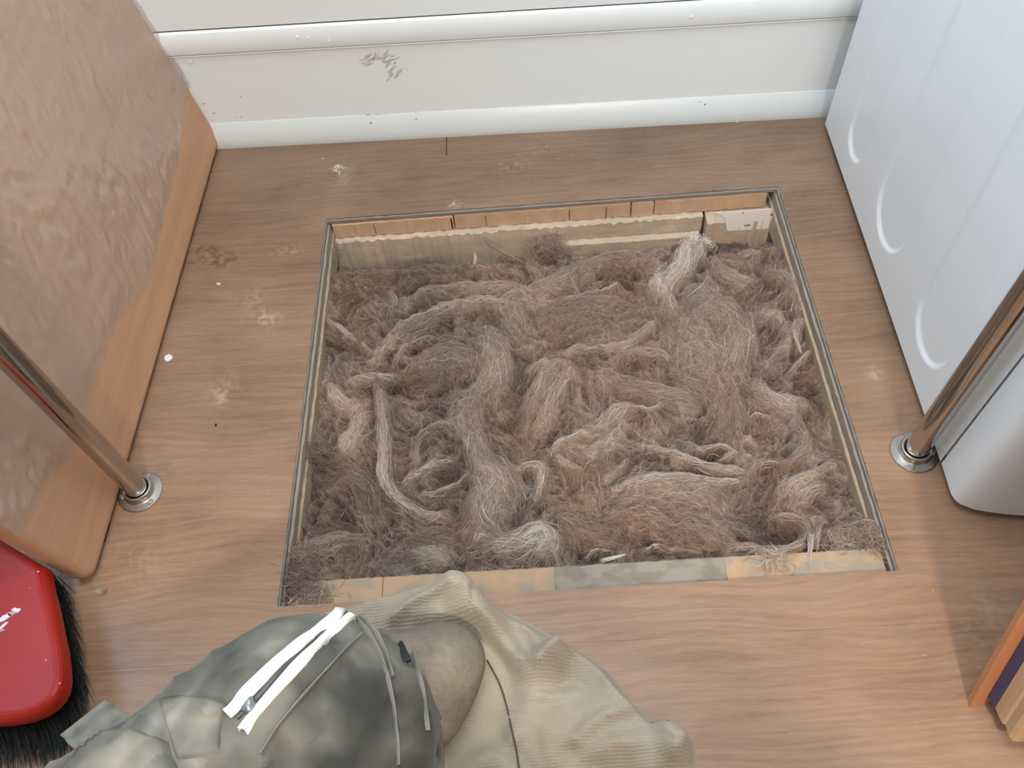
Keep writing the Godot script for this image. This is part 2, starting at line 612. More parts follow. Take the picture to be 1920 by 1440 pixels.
	var j := obj("floor_joist", rough_bar(Vector3(HX0 - 0.05, -0.16, HZ0 - 0.05), Vector3(0.262, -0.0375, HZ0 + 0.012), 0.0034, 111, 160), jm)
	tag(j, "weathered grey timber joist running along the back of the hatch above the wool", "joist")
	var j2 := obj("joist_offcut", rough_bar(Vector3(0.02, -0.16, HZ0 + 0.0125), Vector3(0.258, -0.066, HZ0 + 0.024), 0.0013, 113, 60), jm)
	tag(j2, "rough grey strip of timber against the front of the joist below its top edge", "timber")
	var km := tri_mat(wood_image(Color(0.82, 0.72, 0.62), Color(0.70, 0.61, 0.53), 103, 3, 8, 0.3), Vector3(2.6, 2.6, 2.6), 0.9)
	var k2 := obj("wood_block", rough_bar(Vector3(0.266, -0.16, HZ0 - 0.05), Vector3(HX1 + 0.02, -0.039, HZ0 + 0.026), 0.002, 115, 40), km)
	tag(k2, "dusty tan wood block in the back right corner of the hatch", "wood block")
	# torn white paper on the corner block
	paper()

# a bar whose faces are a little uneven
func rough_bar(lo: Vector3, hi: Vector3, amp: float, seed_: int, cells := 60) -> ArrayMesh:
	var n := noise(1.0, seed_, 2)
	var size := hi - lo
	var ax := 0 if size.x > size.z else 2
	var st := st_new(true)
	var ch := minf(0.0015, minf(size[1], size[2 - ax]) * 0.3)
	var prof := [Vector2(-1, -1), Vector2(-1, 1), Vector2(1, 1), Vector2(1, -1)]   # (other axis, y)
	var oth := 2 - ax
	var rings := []
	for i in cells + 1:
		var t := float(i) / cells
		var ring := []
		for k in 4:
			for s in [0, 1]:
				var p := Vector3()
				p[ax] = lerpf(lo[ax], hi[ax], t)
				var c2: Vector2 = prof[k]
				var o := size[oth] / 2 * c2.x
				var yy := size.y / 2 * c2.y
				if (s == 0) == (k % 2 == 0):
					o -= ch * c2.x
				else:
					yy -= ch * c2.y
				p[oth] = (lo[oth] + hi[oth]) / 2 + o + n.get_noise_2d(p[ax] * 90.0, k * 7.0) * amp
				p.y = (lo.y + hi.y) / 2 + yy + n.get_noise_2d(p[ax] * 70.0 + 40.0, k * 5.0) * amp
				ring.append(p)
		rings.append(ring)
	var mid := (lo + hi) / 2
	for i in cells:
		for k in 8:
			st.set_smooth_group(k)
			var k2 := (k + 1) % 8
			var a: Vector3 = rings[i][k]
			var out: Vector3 = (a + rings[i][k2]) / 2 - mid
			out[ax] = 0
			out[oth] /= size[oth]
			out.y /= size.y
			quad(st, a, rings[i][k2], rings[i + 1][k2], rings[i + 1][k], out)
	for e in [0, cells]:
		st.set_smooth_group(20 + e)
		var out := Vector3()
		out[ax] = -1 if e == 0 else 1
		for k in range(1, 7):
			tri(st, rings[e][0], rings[e][k], rings[e][k + 1], out)
	return done(st)

func paper():
	# outline in the plane of the block's face: x along, y down from the board
	var z := HZ0 + 0.0268
	var pts := []
	for q in [[1355, 398], [1357, 399], [1408, 395], [1447, 391], [1449, 400], [1453, 405], [1457, 427], [1420, 430], [1363, 433], [1361, 420], [1360, 409], [1354, 404], [1340, 399]]:
		var p := on_plane(q[0], q[1], Vector3(0, 0, z), Vector3(0, 0, 1))
		pts.append(Vector2(p.x, p.y))
	var st := st_new()
	var idx := Geometry2D.triangulate_polygon(PackedVector2Array(pts))
	for s in [[0.0, 1], [-0.0006, -1]]:
		for t in range(0, idx.size(), 3):
			var v := []
			for k in 3:
				v.append(Vector3(pts[idx[t + k]].x, pts[idx[t + k]].y, z + s[0]))
			tri(st, v[0], v[1], v[2], Vector3(0, 0, s[1]))
	for i in pts.size():
		var a: Vector2 = pts[i]
		var b: Vector2 = pts[(i + 1) % pts.size()]
		quad(st, Vector3(a.x, a.y, z), Vector3(b.x, b.y, z), Vector3(b.x, b.y, z - 0.0006), Vector3(a.x, a.y, z - 0.0006), Vector3((a + b).x / 2 - 0.32, (a + b).y / 2 + 0.05, 0))
	var t := thing("paper_scrap", "torn white paper scrap stuck in the back right corner of the hatch", "paper")
	obj("sheet", done(st), mat(0.93, 0.91, 0.89, 0.7), t)
	var dm := mat(0.50, 0.47, 0.44, 0.9)
	for q in [[1393, 399, 0.0012, 0.0022], [1402, 422, 0.006, 0.0018], [1447, 402, 0.0028, 0.0035], [1386, 429, 0.001, 0.001]]:
		var p := on_plane(q[0], q[1], Vector3(0, 0, z), Vector3(0, 0, 1))
		obj("stain", blob(q[2], q[3], 0.0004, int(q[0])), dm, t, p + Vector3(0, 0, 0.0002))

# a flat irregular patch in x, y with thickness d
func blob(rx: float, ry: float, d: float, seed_: int, n := 14) -> ArrayMesh:
	var r := RandomNumberGenerator.new()
	r.seed = seed_
	var st := st_new(true)
	var ring := []
	for k in n:
		var a := TAU * k / n
		var s := r.randf_range(0.65, 1.15)
		ring.append(Vector3(cos(a) * rx * s, sin(a) * ry * s, 0))
	for k in n:
		var a: Vector3 = ring[k]
		var b: Vector3 = ring[(k + 1) % n]
		tri(st, Vector3(0, 0, d), a * 0.8 + Vector3(0, 0, d), b * 0.8 + Vector3(0, 0, d), Vector3(0, 0, 1))
		quad(st, a * 0.8 + Vector3(0, 0, d), b * 0.8 + Vector3(0, 0, d), b, a, a + Vector3(0, 0, rx))
		tri(st, Vector3(0, 0, 0), a, b, Vector3(0, 0, -1))
	return done(st)

# ------------------------------------------------------------------ mineral wool
# traced locks: [width in m, pale -1..1, rise in m, pixels of the frame ...]
func locks() -> Array:
	return [
		[.022, .75, .020, 700,675, 740,635, 757,616, 793,599, 830,585, 878,573, 903,568, 934,571, 976,569, 1021,573],
		[.022, .45, .018, 751,573, 774,562, 805,549, 841,547, 869,542, 912,540, 959,542, 999,557, 1024,573],
		[.034, .15, .026, 982,559, 1038,537, 1080,514, 1120,495, 1168,486, 1205,497, 1240,514, 1247,531],
		[.006, .9, .018, 1050,573, 1087,559, 1132,548, 1160,534],
		[.034, 1.0, .032, 1303,441, 1292,467, 1281,492, 1275,512, 1252,528, 1236,545, 1241,562, 1255,579],
		[.016, .8, .030, 1309,444, 1317,464, 1306,481, 1320,497],
		[.022, .5, .018, 1337,486, 1348,509, 1376,523, 1404,534],
		[.060, .25, .026, 1285,610, 1300,650, 1330,690, 1352,720],
		[.050, .2, .020, 1340,575, 1372,600, 1380,650, 1350,700],
		[.022, .4, .016, 1444,520, 1472,531, 1492,557, 1500,585, 1511,602],
		[.018, .6, .014, 1500,602, 1489,627, 1472,655, 1461,661],
		[.014, .7, .015, 1050,661, 1092,655, 1148,652, 1177,647, 1207,621, 1230,604],
		[.016, .5, .014, 1177,663, 1207,661, 1241,663, 1252,677],
		[.070, -.1, .024, 1050,600, 1106,590, 1150,600],
		[.040, -.3, .016, 1200,590, 1235,580],
		[.044, .4, .024, 912,632, 923,663, 926,706, 915,735, 887,755, 868,790],
		[.032, .4, .018, 871,789, 887,816, 896,847, 905,880],
		[.050, .5, .024, 915,880, 928,914, 918,950, 912,975],
		[.018, .9, .016, 658,717, 687,711, 717,711, 746,706],
		[.012, .7, .014, 734,689, 757,658, 785,644, 807,632],
		[.055, .2, .022, 791,697, 830,680, 858,675, 886,686],
		[.022, .8, .018, 624,731, 636,755, 654,770, 676,755],
		[.026, .8, .016, 679,776, 673,807, 654,831, 648,850],
		[.017, .75, .020, 709,727, 716,776, 719,822, 722,859, 719,889, 731,920, 752,941, 780,960, 804,972, 832,963],
		[.013, 1.0, .016, 764,899, 795,883, 826,871, 850,868],
		[.010, .8, .013, 786,923, 813,926, 841,914, 865,899, 881,889],
		[.012, .7, .014, 774,850, 786,825, 810,804, 841,798, 865,813, 884,838],
		[.012, .6, .012, 966,883, 991,874, 1015,877, 1012,910, 1000,940],
		[.014, .4, .014, 896,899, 893,944, 899,975, 917,993, 948,1009, 978,1003, 997,984],
		[.034, 1.0, .024, 933,1024, 963,1024, 994,1012, 1015,1006, 1024,1030, 1006,1039],
		[.030, .6, .018, 789,1036, 810,1045, 829,1054],
		[.020, .5, .018, 587,1033, 612,1024, 642,1012],
		[.014, .7, .018, 595,1050, 620,1046, 646,1028],
		[.012, .8, .016, 1036,844, 1052,831, 1079,819, 1098,813],
		[.012, .8, .016, 1040,853, 1058,871, 1085,883],
		[.012, .9, .016, 1200,834, 1241,847, 1281,859, 1325,875, 1366,881, 1400,881],
		[.013, .9, .018, 1147,919, 1181,909, 1231,900, 1275,897, 1325,903, 1366,906, 1387,900],
		[.010, .9, .014, 1150,763, 1194,763, 1225,766, 1244,756],
		[.024, .7, .016, 1100,806, 1131,797, 1156,775, 1185,765],
		[.020, .6, .014, 1100,860, 1122,838, 1145,822, 1165,800],
		[.009, .9, .016, 1300,838, 1319,844, 1350,838, 1375,847, 1369,856, 1350,862],
		[.015, 1.0, .014, 1392,822, 1402,826, 1408,832],
		[.026, .8, .016, 1419,719, 1438,741, 1469,756, 1497,766],
		[.022, .0, .016, 1369,719, 1378,750, 1381,778, 1375,809],
		[.007, 1.0, .014, 1406,781, 1422,778, 1438,784],
		[.015, .2, .016, 1491,775, 1497,803, 1509,834, 1500,856, 1475,869, 1444,872, 1416,875, 1403,891],
		[.024, .9, .020, 1470,930, 1488,912, 1505,905, 1522,900],
		[.022, .8, .018, 1500,940, 1515,922, 1535,915],
		[.011, .6, .016, 1537,894, 1547,878, 1559,881],
		[.013, .4, .026, 1372,1031, 1400,1037, 1431,1044, 1469,1041, 1497,1028, 1509,1003, 1491,981, 1450,972],
		[.014, .7, .040, 1400,1044, 1419,1056, 1437,1060, 1469,1051, 1494,1040],
		[.010, .4, .040, 1522,1000, 1519,1030, 1516,1058],
		[.034, .1, .026, 1553,1028, 1587,1019, 1631,1012, 1658,1006],
		[.048, .4, .022, 1190,925, 1230,920, 1290,925, 1330,930],
		[.012, .4, .014, 726,545, 740,565, 734,585],
		[.010, .5, .014, 690,637, 681,652, 696,663],
		[.011, .9, .014, 613,610, 642,624, 658,638, 667,641],
		[.008, 1.0, .014, 1212,1031, 1237,1025],
		[.005, 1.0, .014, 1100,1047, 1119,1041, 1141,1041],
		[.010, .8, .014, 1480,703, 1500,683, 1511,672],
		[.040, -.5, .016, 640,525, 680,515, 720,520],
		[.045, -.4, .020, 740,520, 790,510, 830,512],
		[.040, -.4, .018, 850,520, 880,500],
		[.040, -.5, .014, 580,850, 600,870, 640,880],
		[.050, -.1, .020, 1180,960, 1260,980, 1330,1000],
		[.040, -.2, .018, 1060,960, 1090,1000, 1130,1010],
		[.024, .5, .016, 1395,610, 1385,650, 1378,690],
		[.014, .8, .016, 985,700, 1000,690, 1030,680],
		[.026, .3, .020, 980,790, 1005,740, 1030,700, 1060,680],
		[.022, .5, .018, 1010,800, 1035,760, 1050,720, 1075,695],
		[.030, .2, .018, 1110,700, 1160,720, 1220,735, 1290,750],
		[.022, .1, .016, 1250,690, 1290,720, 1330,745, 1355,780],
		[.040, .1, .020, 970,620, 960,570, 985,560],
		[.020, .7, .016, 1430,590, 1455,600, 1470,620],
		[.040, -.3, .020, 640,900, 680,920, 700,960],
		[.030, -.2, .016, 760,1000, 800,1010, 850,1000],
		[.040, -.5, .026, 545,1085, 558,1100, 570,1115],
		[.034, -.2, .026, 560,1050, 590,1065, 605,1085],
		[.026, .1, .026, 548,1120, 585,1112, 625,1105],
	]

const WNX := 470
const WNZ := 420
var wh := PackedFloat32Array()
var wdx := PackedFloat32Array()
var wdz := PackedFloat32Array()
var wtone := PackedFloat32Array()
var wx0 := HX0 + 0.004
var wx1 := HX1 - 0.004
var wz0 := HZ0 + 0.0265
var wz1 := HZ1 - 0.032

func wcell(x: float, z: float) -> int:
	var i := clampi(int((x - wx0) / (wx1 - wx0) * (WNX - 1) + 0.5), 0, WNX - 1)
	var j := clampi(int((z - wz0) / (wz1 - wz0) * (WNZ - 1) + 0.5), 0, WNZ - 1)
	return j * WNX + i

func wool_color(t: float) -> Color:
	# dark brown .. pale beige fibre
	var stops := [Color(0.30, 0.235, 0.20), Color(0.49, 0.405, 0.35), Color(0.655, 0.57, 0.51), Color(0.86, 0.815, 0.775)]
	var s := clampf(t * 0.5 + 0.5, 0.0, 1.0) * 3.0
	var i := mini(int(s), 2)
	var a: Color = stops[i]
	return a.lerp(stops[i + 1], s - i).srgb_to_linear()

func wool():
	var n := WNX * WNZ
	wh.resize(n)
	wdx.resize(n)
	wdz.resize(n)
	wtone.resize(n)
	var warp := noise(9.0, 21, 2)
	var big := noise(13.0, 22, 2)
	var rid := noise(30.0, 23, 2)
	var sml := noise(95.0, 24, 2)
	var rid2 := noise(75.0, 27, 2)
	var wbase := PackedFloat32Array()
	var wrid := PackedFloat32Array()
	wbase.resize(n)
	wrid.resize(n)
	var dirn := noise(10.0, 25, 1)
	var ton := noise(17.0, 26, 3)
	var k := 0
	for j in WNZ:
		var z := lerpf(wz0, wz1, float(j) / (WNZ - 1))
		for i in WNX:
			var x := lerpf(wx0, wx1, float(i) / (WNX - 1))
			var ux := x + warp.get_noise_2d(x, z) * 0.035
			var uz := z + warp.get_noise_2d(x + 7.0, z - 3.0) * 0.035
			var back := smoothstep(-0.80, -0.875, z)
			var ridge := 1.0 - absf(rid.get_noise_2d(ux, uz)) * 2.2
			var side := clampf((minf(x - wx0, wx1 - x) - 0.01) / 0.05, 0.0, 1.0)
			var frn := smoothstep(-0.42, -0.345, z)
			var ridge2 := 1.0 - absf(rid2.get_noise_2d(ux + ridge * 0.004, uz)) * 2.4
			wbase[k] = -0.050 - back * 0.040 + (1.0 - side) * 0.010 * (1.0 - back) + frn * 0.012
			wrid[k] = (ridge - 0.4) * 0.008 + (ridge2 - 0.4) * 0.0036
			wh[k] = wbase[k] - 0.004 + big.get_noise_2d(ux, uz) * 0.013 + wrid[k]
			var a := dirn.get_noise_2d(ux, uz) * PI * 1.5
			wdx[k] = cos(2 * a) * 0.35
			wdz[k] = sin(2 * a) * 0.35
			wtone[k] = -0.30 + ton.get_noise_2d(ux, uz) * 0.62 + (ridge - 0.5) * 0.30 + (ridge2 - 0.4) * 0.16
			k += 1
	# lay the traced locks into the mat
	var paths := []
	for L in locks():
		var w: float = L[0]
		var pale: float = L[1]
		var rise: float = L[2]
		var pts := []
		for q in range(3, L.size(), 2):
			pts.append(P(L[q], L[q + 1], -0.045))
		pts = resample(pts, 0.006)
		paths.append([pts, w, pale, rise])
		var rad := w * 0.62
		for s in pts.size() - 1:
			var a: Vector3 = pts[s]
			var b: Vector3 = pts[s + 1]
			var t := (b - a)
			var ang := atan2(t.z, t.x)
			var taper := smoothstep(0.0, 0.25, minf(float(s), float(pts.size() - 1 - s)) / pts.size() + 0.08)
			var i0 := int((minf(a.x, b.x) - rad * 1.5 - wx0) / (wx1 - wx0) * (WNX - 1))
			var i1 := int((maxf(a.x, b.x) + rad * 1.5 - wx0) / (wx1 - wx0) * (WNX - 1))
			var j0 := int((minf(a.z, b.z) - rad * 1.5 - wz0) / (wz1 - wz0) * (WNZ - 1))
			var j1 := int((maxf(a.z, b.z) + rad * 1.5 - wz0) / (wz1 - wz0) * (WNZ - 1))
			for j in range(maxi(j0, 0), mini(j1, WNZ - 1) + 1):
				var z := lerpf(wz0, wz1, float(j) / (WNZ - 1))
				for i in range(maxi(i0, 0), mini(i1, WNX - 1) + 1):
					var x := lerpf(wx0, wx1, float(i) / (WNX - 1))
					var u := clampf(((x - a.x) * t.x + (z - a.z) * t.z) / (t.x * t.x + t.z * t.z), 0.0, 1.0)
					var dx := x - a.x - t.x * u
					var dz := z - a.z - t.z * u
					var d := sqrt(dx * dx + dz * dz) / rad
					if d > 1.5:
						continue
					var c := j * WNX + i
					var ww := exp(-d * d * 1.6)
					wdx[c] += cos(2 * ang) * ww * 0.5
					wdz[c] += sin(2 * ang) * ww * 0.5
					if d < 1.0:
						var target := wbase[c] - 0.004 + rise * pow(1.0 - d * d, 0.7) * taper * 0.95 + wrid[c] * 0.55
						wh[c] = maxf(wh[c], target)
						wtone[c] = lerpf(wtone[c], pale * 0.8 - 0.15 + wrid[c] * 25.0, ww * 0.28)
					elif d < 1.3:
						wh[c] -= 0.0006 * (1.3 - d)
	# crevices and hollows between the locks: [half width, depth, pixels ...]
	for L in [[.010, .022, 1245,520, 1256,570, 1264,620, 1258,660], [.006, .016, 890,600, 915,592, 945,588], [.012, .020, 965,700, 975,750, 968,800, 985,840], [.010, .020, 1380,780, 1372,815, 1385,840], [.022, .022, 1430,1012, 1460,1008, 1490,1000], [.013, .016, 810,905, 840,897, 860,890], [.008, .014, 1320,852, 1350,858],
			[.026, .020, 575,860, 600,880, 625,890], [.014, .020, 690,950, 715,965], [.014, .014, 640,560, 690,545], [.014, .016, 740,500, 770,498], [.010, .016, 1000,640, 985,680, 978,720], [.012, .016, 905,985, 935,1012, 985,1010], [.010, .014, 730,880, 750,930, 790,950, 830,945], [.012, .016, 1395,560, 1390,620, 1400,680],
			[.010, .014, 1480,575, 1492,600], [.012, .016, 1150,730, 1190,740, 1220,760], [.010, .014, 1390,880, 1410,905, 1450,900], [.008, .014, 640,640, 660,655], [.014, .018, 1150,1010, 1200,1015, 1260,1010], [.012, .015, 1050,895, 1085,905], [.010, .014, 690,720, 705,760, 700,810], [.009, .014, 835,655, 870,650, 900,660], [.016, .018, 850,1000, 870,1030], [.012, .016, 740,735, 790,720, 850,715], [.012, .014, 1080,500, 1150,470, 1230,468], [.010, .014, 1450,690, 1440,720, 1460,740], [.012, .014, 1530,930, 1545,960], [.012, .016, 660,1050, 720,1045, 770,1060]]:
		var pts := []
		for q in range(2, L.size(), 2):
			pts.append(P(L[q], L[q + 1], -0.045))
		pts = resample(pts, 0.008)
		var w: float = L[0]
		for q in pts:
			var i0 := int((q.x - w * 2 - wx0) / (wx1 - wx0) * (WNX - 1))
			var i1 := int((q.x + w * 2 - wx0) / (wx1 - wx0) * (WNX - 1))
			var j0 := int((q.z - w * 2 - wz0) / (wz1 - wz0) * (WNZ - 1))
			var j1 := int((q.z + w * 2 - wz0) / (wz1 - wz0) * (WNZ - 1))
			for j in range(maxi(j0, 0), mini(j1, WNZ - 1) + 1):
				for i in range(maxi(i0, 0), mini(i1, WNX - 1) + 1):
					var c := j * WNX + i
					var dx: float = lerpf(wx0, wx1, float(i) / (WNX - 1)) - q.x
					var dz: float = lerpf(wz0, wz1, float(j) / (WNZ - 1)) - q.z
					var e := exp(-(dx * dx + dz * dz) / (w * w) * 1.5)
					wh[c] -= L[1] * e * 0.30 * clampf(0.8 + wrid[c] * 60.0, 0.2, 1.4)
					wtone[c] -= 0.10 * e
	# fine relief, and down at the rims
	k = 0
	for j in WNZ:
		var z := lerpf(wz0, wz1, float(j) / (WNZ - 1))
		for i in WNX:
			var x := lerpf(wx0, wx1, float(i) / (WNX - 1))
			wh[k] += sml.get_noise_2d(x, z) * 0.0035
			var l := sqrt(wdx[k] * wdx[k] + wdz[k] * wdz[k])
			var ang := atan2(wdz[k], wdx[k]) * 0.5
			wdx[k] = cos(ang)
			wdz[k] = sin(ang)
			wh[k] = minf(wh[k], -0.008)
			k += 1
	var p := PackedVector3Array()
	var huen := noise(7.0, 28, 2)
	var c := PackedColorArray()
	p.resize(n)
	c.resize(n)
	k = 0
	for j in WNZ:
		for i in WNX:
			var x := lerpf(wx0, wx1, float(i) / (WNX - 1))
			var z := lerpf(wz0, wz1, float(j) / (WNZ - 1))
			# streaks along the lie of the fibres
			var u := x * wdx[k] + z * wdz[k]
			var v := -x * wdz[k] + z * wdx[k]
			var s := sml.get_noise_2d(u * 0.35, v * 5.0)
			p[k] = Vector3(x, wh[k] + s * 0.0012, z)
			var hue := huen.get_noise_2d(x, z)
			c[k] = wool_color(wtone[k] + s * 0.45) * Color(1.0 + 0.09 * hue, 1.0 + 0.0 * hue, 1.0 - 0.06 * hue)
			k += 1
	var t := thing("mineral_wool", "brown mineral wool insulation filling the square floor hatch in tangled locks", "insulation")
	var m := vmat(0.95, 0.2)
	m.rim_enabled = true
	m.rim = 0.35
	m.rim_tint = 0.5
	var mt := obj("wool_mat", grid(WNX, WNZ, p, Vector3.UP, c), m, t)
	mt.set_meta("kind", "stuff")
	var fm := vmat(0.7, 0.35)
	fm.backlight_enabled = true
	fm.backlight = Color(0.25, 0.22, 0.2)
	fm.rim_enabled = true
	fm.rim = 0.3
	# loose fibres that follow the lie of the wool
	var fib := Strands.new()
	for q in 34000:
		var x := rng.randf_range(wx0, wx1)
		var z := rng.randf_range(wz0, wz1)
		var steps := rng.randi_range(4, 8)
		var len := rng.randf_range(0.003, 0.0062)
		var lift := rng.randf_range(-0.0004, 0.0016) + (0.004 if rng.randf() < 0.06 else 0.0)
		var sgn := 1.0 if rng.randf() < 0.5 else -1.0
		var bend := rng.randf_range(-0.16, 0.16)
		var turn := rng.randf_range(-0.35, 0.35)
		var px := 0.0
		var pz := 0.0
		var pts := PackedVector3Array()
		for s in steps:
			if x < wx0 - 0.004 or x > wx1 + 0.004 or z < wz0 - 0.01 or z > wz1 + 0.006:
				break
			var cell := wcell(x, z)
			var dx := wdx[cell]
			var dz := wdz[cell]
			if s == 0:
				dx *= sgn
				dz *= sgn
			elif dx * px + dz * pz < 0.0:
				dx = -dx
				dz = -dz
			px = dx
			pz = dz
			turn += bend
			var y := wh[cell] + lift * sin(PI * (s + 0.5) / steps) + 0.0005
			pts.append(Vector3(x, y, z))
			x += (dx * cos(turn) - dz * sin(turn)) * len
			z += (dx * sin(turn) + dz * cos(turn)) * len
		if pts.size() > 2:
			var hue := huen.get_noise_2d(x, z)
			fib.add(pts, rng.randf_range(0.00012, 0.0003), Color(1.0 + 0.09 * hue, 1.0, 1.0 - 0.06 * hue) * wool_color(wtone[wcell(pts[1].x, pts[1].z)] + rng.randfn(0.06, 0.2) + (0.7 if rng.randf() < 0.05 else 0.0)))
	var f := obj("fibres", fib.mesh(), fm, t)
	f.set_meta("kind", "stuff")
	# each lock a bundle of strands of its own
	for L in paths:
		var pts: Array = L[0]
		var w: float = L[1]
		var pale: float = L[2]
		var s := Strands.new()
		var m2 := pts.size()
		var total := int(clampf(m2 * w * 240.0, 18, 150))
		for q in total:
			var a := rng.randi_range(0, int(m2 * 0.45))
			var b := rng.randi_range(int(m2 * 0.55), m2 - 1)
			if rng.randf() < 0.5:
				a = rng.randi_range(0, maxi(0, m2 - 4))
				b = mini(m2 - 1, a + rng.randi_range(3, 9))
			if b - a < 2:
				continue
			var o := rng.randfn(0.0, 0.30)
			var drift := rng.randfn(0.0, 0.35)
			var wob := rng.randf_range(0, TAU)
			var hi := rng.randf_range(0.0002, 0.0022)
			var sp := PackedVector3Array()
			for e in range(a, b + 1):
				var tt := float(e - a) / (b - a)
				var dirv: Vector3 = pts[mini(e + 1, m2 - 1)] - pts[maxi(e - 1, 0)]
				var side := Vector3(-dirv.z, 0, dirv.x).normalized()
				var end := smoothstep(0.0, 0.2, minf(float(e), float(m2 - 1 - e)) / m2 + 0.06)
				var qd: Vector3 = pts[e] + side * w * ((o + drift * (tt - 0.5)) * end + sin(wob + e * 0.5) * 0.05)
				var y: float = wh[wcell(qd.x, qd.z)]
				if qd.z > wz1 or qd.z < wz0 or qd.x < wx0 or qd.x > wx1:
					y = maxf(y, -0.0085) if qd.z > wz1 else y
				sp.append(Vector3(qd.x, y + 0.0006 + hi * sin(PI * tt), qd.z))
			s.add(sp, rng.randf_range(0.00014, 0.0004), wool_color(pale * 0.7 - 0.08 + rng.randfn(0.0, 0.2) + (0.5 if rng.randf() < 0.08 else 0.0)))
		var o2 := obj("wool_lock", s.mesh(), fm, t)
		if pale >= 0.95:
			o2.set_meta("label", "pale whitish lock of wool")

	# fluffy tufts over the rims: [pixel x, y, height, radius along x, z, y, tone, strands]
	for T in [[1024, 458, -0.060, .026, .013, .015, -.05, 800], [1040, 470, -0.07, .03, .010, .010, -.2, 300], [556, 1098, -0.010, .022, .026, .012, -.55, 900], [572, 1050, -0.018, .026, .024, .010, -.2, 500], [590, 1118, -0.006, .024, .008, .006, .0, 260],
			[1642, 1020, -0.012, .024, .014, .010, -.1, 600], [1590, 1030, -0.016, .02, .012, .008, .2, 240], [1450, 1052, -0.010, .022, .006, .005, .3, 200], [615, 470, -0.03, .008, .012, .012, -.2, 160], [583, 850, -0.024, .010, .02, .008, -.6, 240], [1300, 460, -0.055, .02, .016, .012, .9, 240], [800, 505, -0.078, .05, .012, .010, -.6, 420], [660, 520, -0.07, .03, .012, .010, -.5, 260]]:
		var s := Strands.new()
		var c0 := P(T[0], T[1], T[2])
		for q in T[7]:
			var u := Vector3(rng.randfn(0, .42), rng.randfn(0, .42), rng.randfn(0, .42))
			var a := rng.randf() * TAU
			var bend := rng.randf_range(-0.5, 0.5)
			var sp := PackedVector3Array()
			var pos: Vector3 = c0 + u * Vector3(T[3], T[5], T[4])
			for e in rng.randi_range(4, 8):
				pos += Vector3(cos(a), rng.randf_range(-0.3, 0.35), sin(a)) * 0.0028
				a += bend + rng.randf_range(-0.2, 0.2)
				if pos.x > wx0 and pos.x < wx1 and pos.z > wz0 and pos.z < wz1:
					pos.y = maxf(pos.y, wh[wcell(pos.x, pos.z)] + 0.0004)
				sp.append(pos)
			s.add(sp, rng.randf_range(0.00014, 0.0004), wool_color(T[6] + rng.randfn(0.0, 0.3)))
		obj("wool_tuft", s.mesh(), fm, t)
	# wisps that stand up against the joist, and threads across the ledge
	for W in [[-.3, -.075, -.028, 1003, 466, 1010, 441, 1021, 419, 1035, 402], [.3, -.045, -.075, 903, 438, 920, 458, 954, 478, 982, 492], [.6, -.07, -.062, 888, 500, 891, 484, 890, 474], [.5, -.012, -.008, 1522, 1000, 1519, 1030, 1516, 1064], [.7, -.006, -.006, 1128, 1051, 1150, 1046, 1172, 1040], [.5, -.02, -.02, 1489, 620, 1496, 645, 1503, 662], [.9, -.03, .001, 1560, 705, 1572, 700, 1580, 702]]:
		var s := Strands.new()
		var line := []
		var m3: int = (W.size() - 3) / 2
		for q in m3:
			line.append(P(W[3 + q * 2], W[4 + q * 2], lerpf(W[1], W[2], float(q) / (m3 - 1))))
		line = resample(line, 0.004)
		for q in 26:
			var sp := PackedVector3Array()
			var o := Vector3(rng.randfn(0, .0016), rng.randfn(0, .001), rng.randfn(0, .0016))
			for e in line.size():
				sp.append(line[e] + o * (1.0 - 0.8 * e / line.size()) + Vector3(sin(e * 1.3 + q) * .0004, 0, 0))
			s.add(sp, .00026, wool_color(W[0] + rng.randfn(0, .25)))
		obj("wool_wisp", s.mesh(), fm, t)

class Strands:
	var v := PackedVector3Array()
	var nn := PackedVector3Array()
	var c := PackedColorArray()
	var idx := PackedInt32Array()
	func add(pts: PackedVector3Array, w: float, col: Color):
		var m := pts.size()
		var start := v.size()
		for i in m:
			var t := (pts[mini(i + 1, m - 1)] - pts[maxi(i - 1, 0)])
			var side := Vector3(-t.z, 0.0, t.x).normalized() * w * (1.0 - 0.75 * absf(2.0 * i / (m - 1) - 1.0))
			v.append(pts[i] + side)
			v.append(pts[i] - side)
			nn.append((Vector3.UP * 1.4 + side.normalized()).normalized())
			nn.append((Vector3.UP * 1.4 - side.normalized()).normalized())
			c.append(col)
			c.append(col)
			if i > 0:
				var a := start + i * 2 - 2
				idx.append_array([a, a + 1, a + 3, a, a + 3, a + 2])
	func mesh() -> ArrayMesh:
		var arr := []
		arr.resize(Mesh.ARRAY_MAX)
		arr[Mesh.ARRAY_VERTEX] = v
		arr[Mesh.ARRAY_NORMAL] = nn
		arr[Mesh.ARRAY_COLOR] = c
		arr[Mesh.ARRAY_INDEX] = idx
		var m := ArrayMesh.new()
		m.add_surface_from_arrays(Mesh.PRIMITIVE_TRIANGLES, arr)
		return m

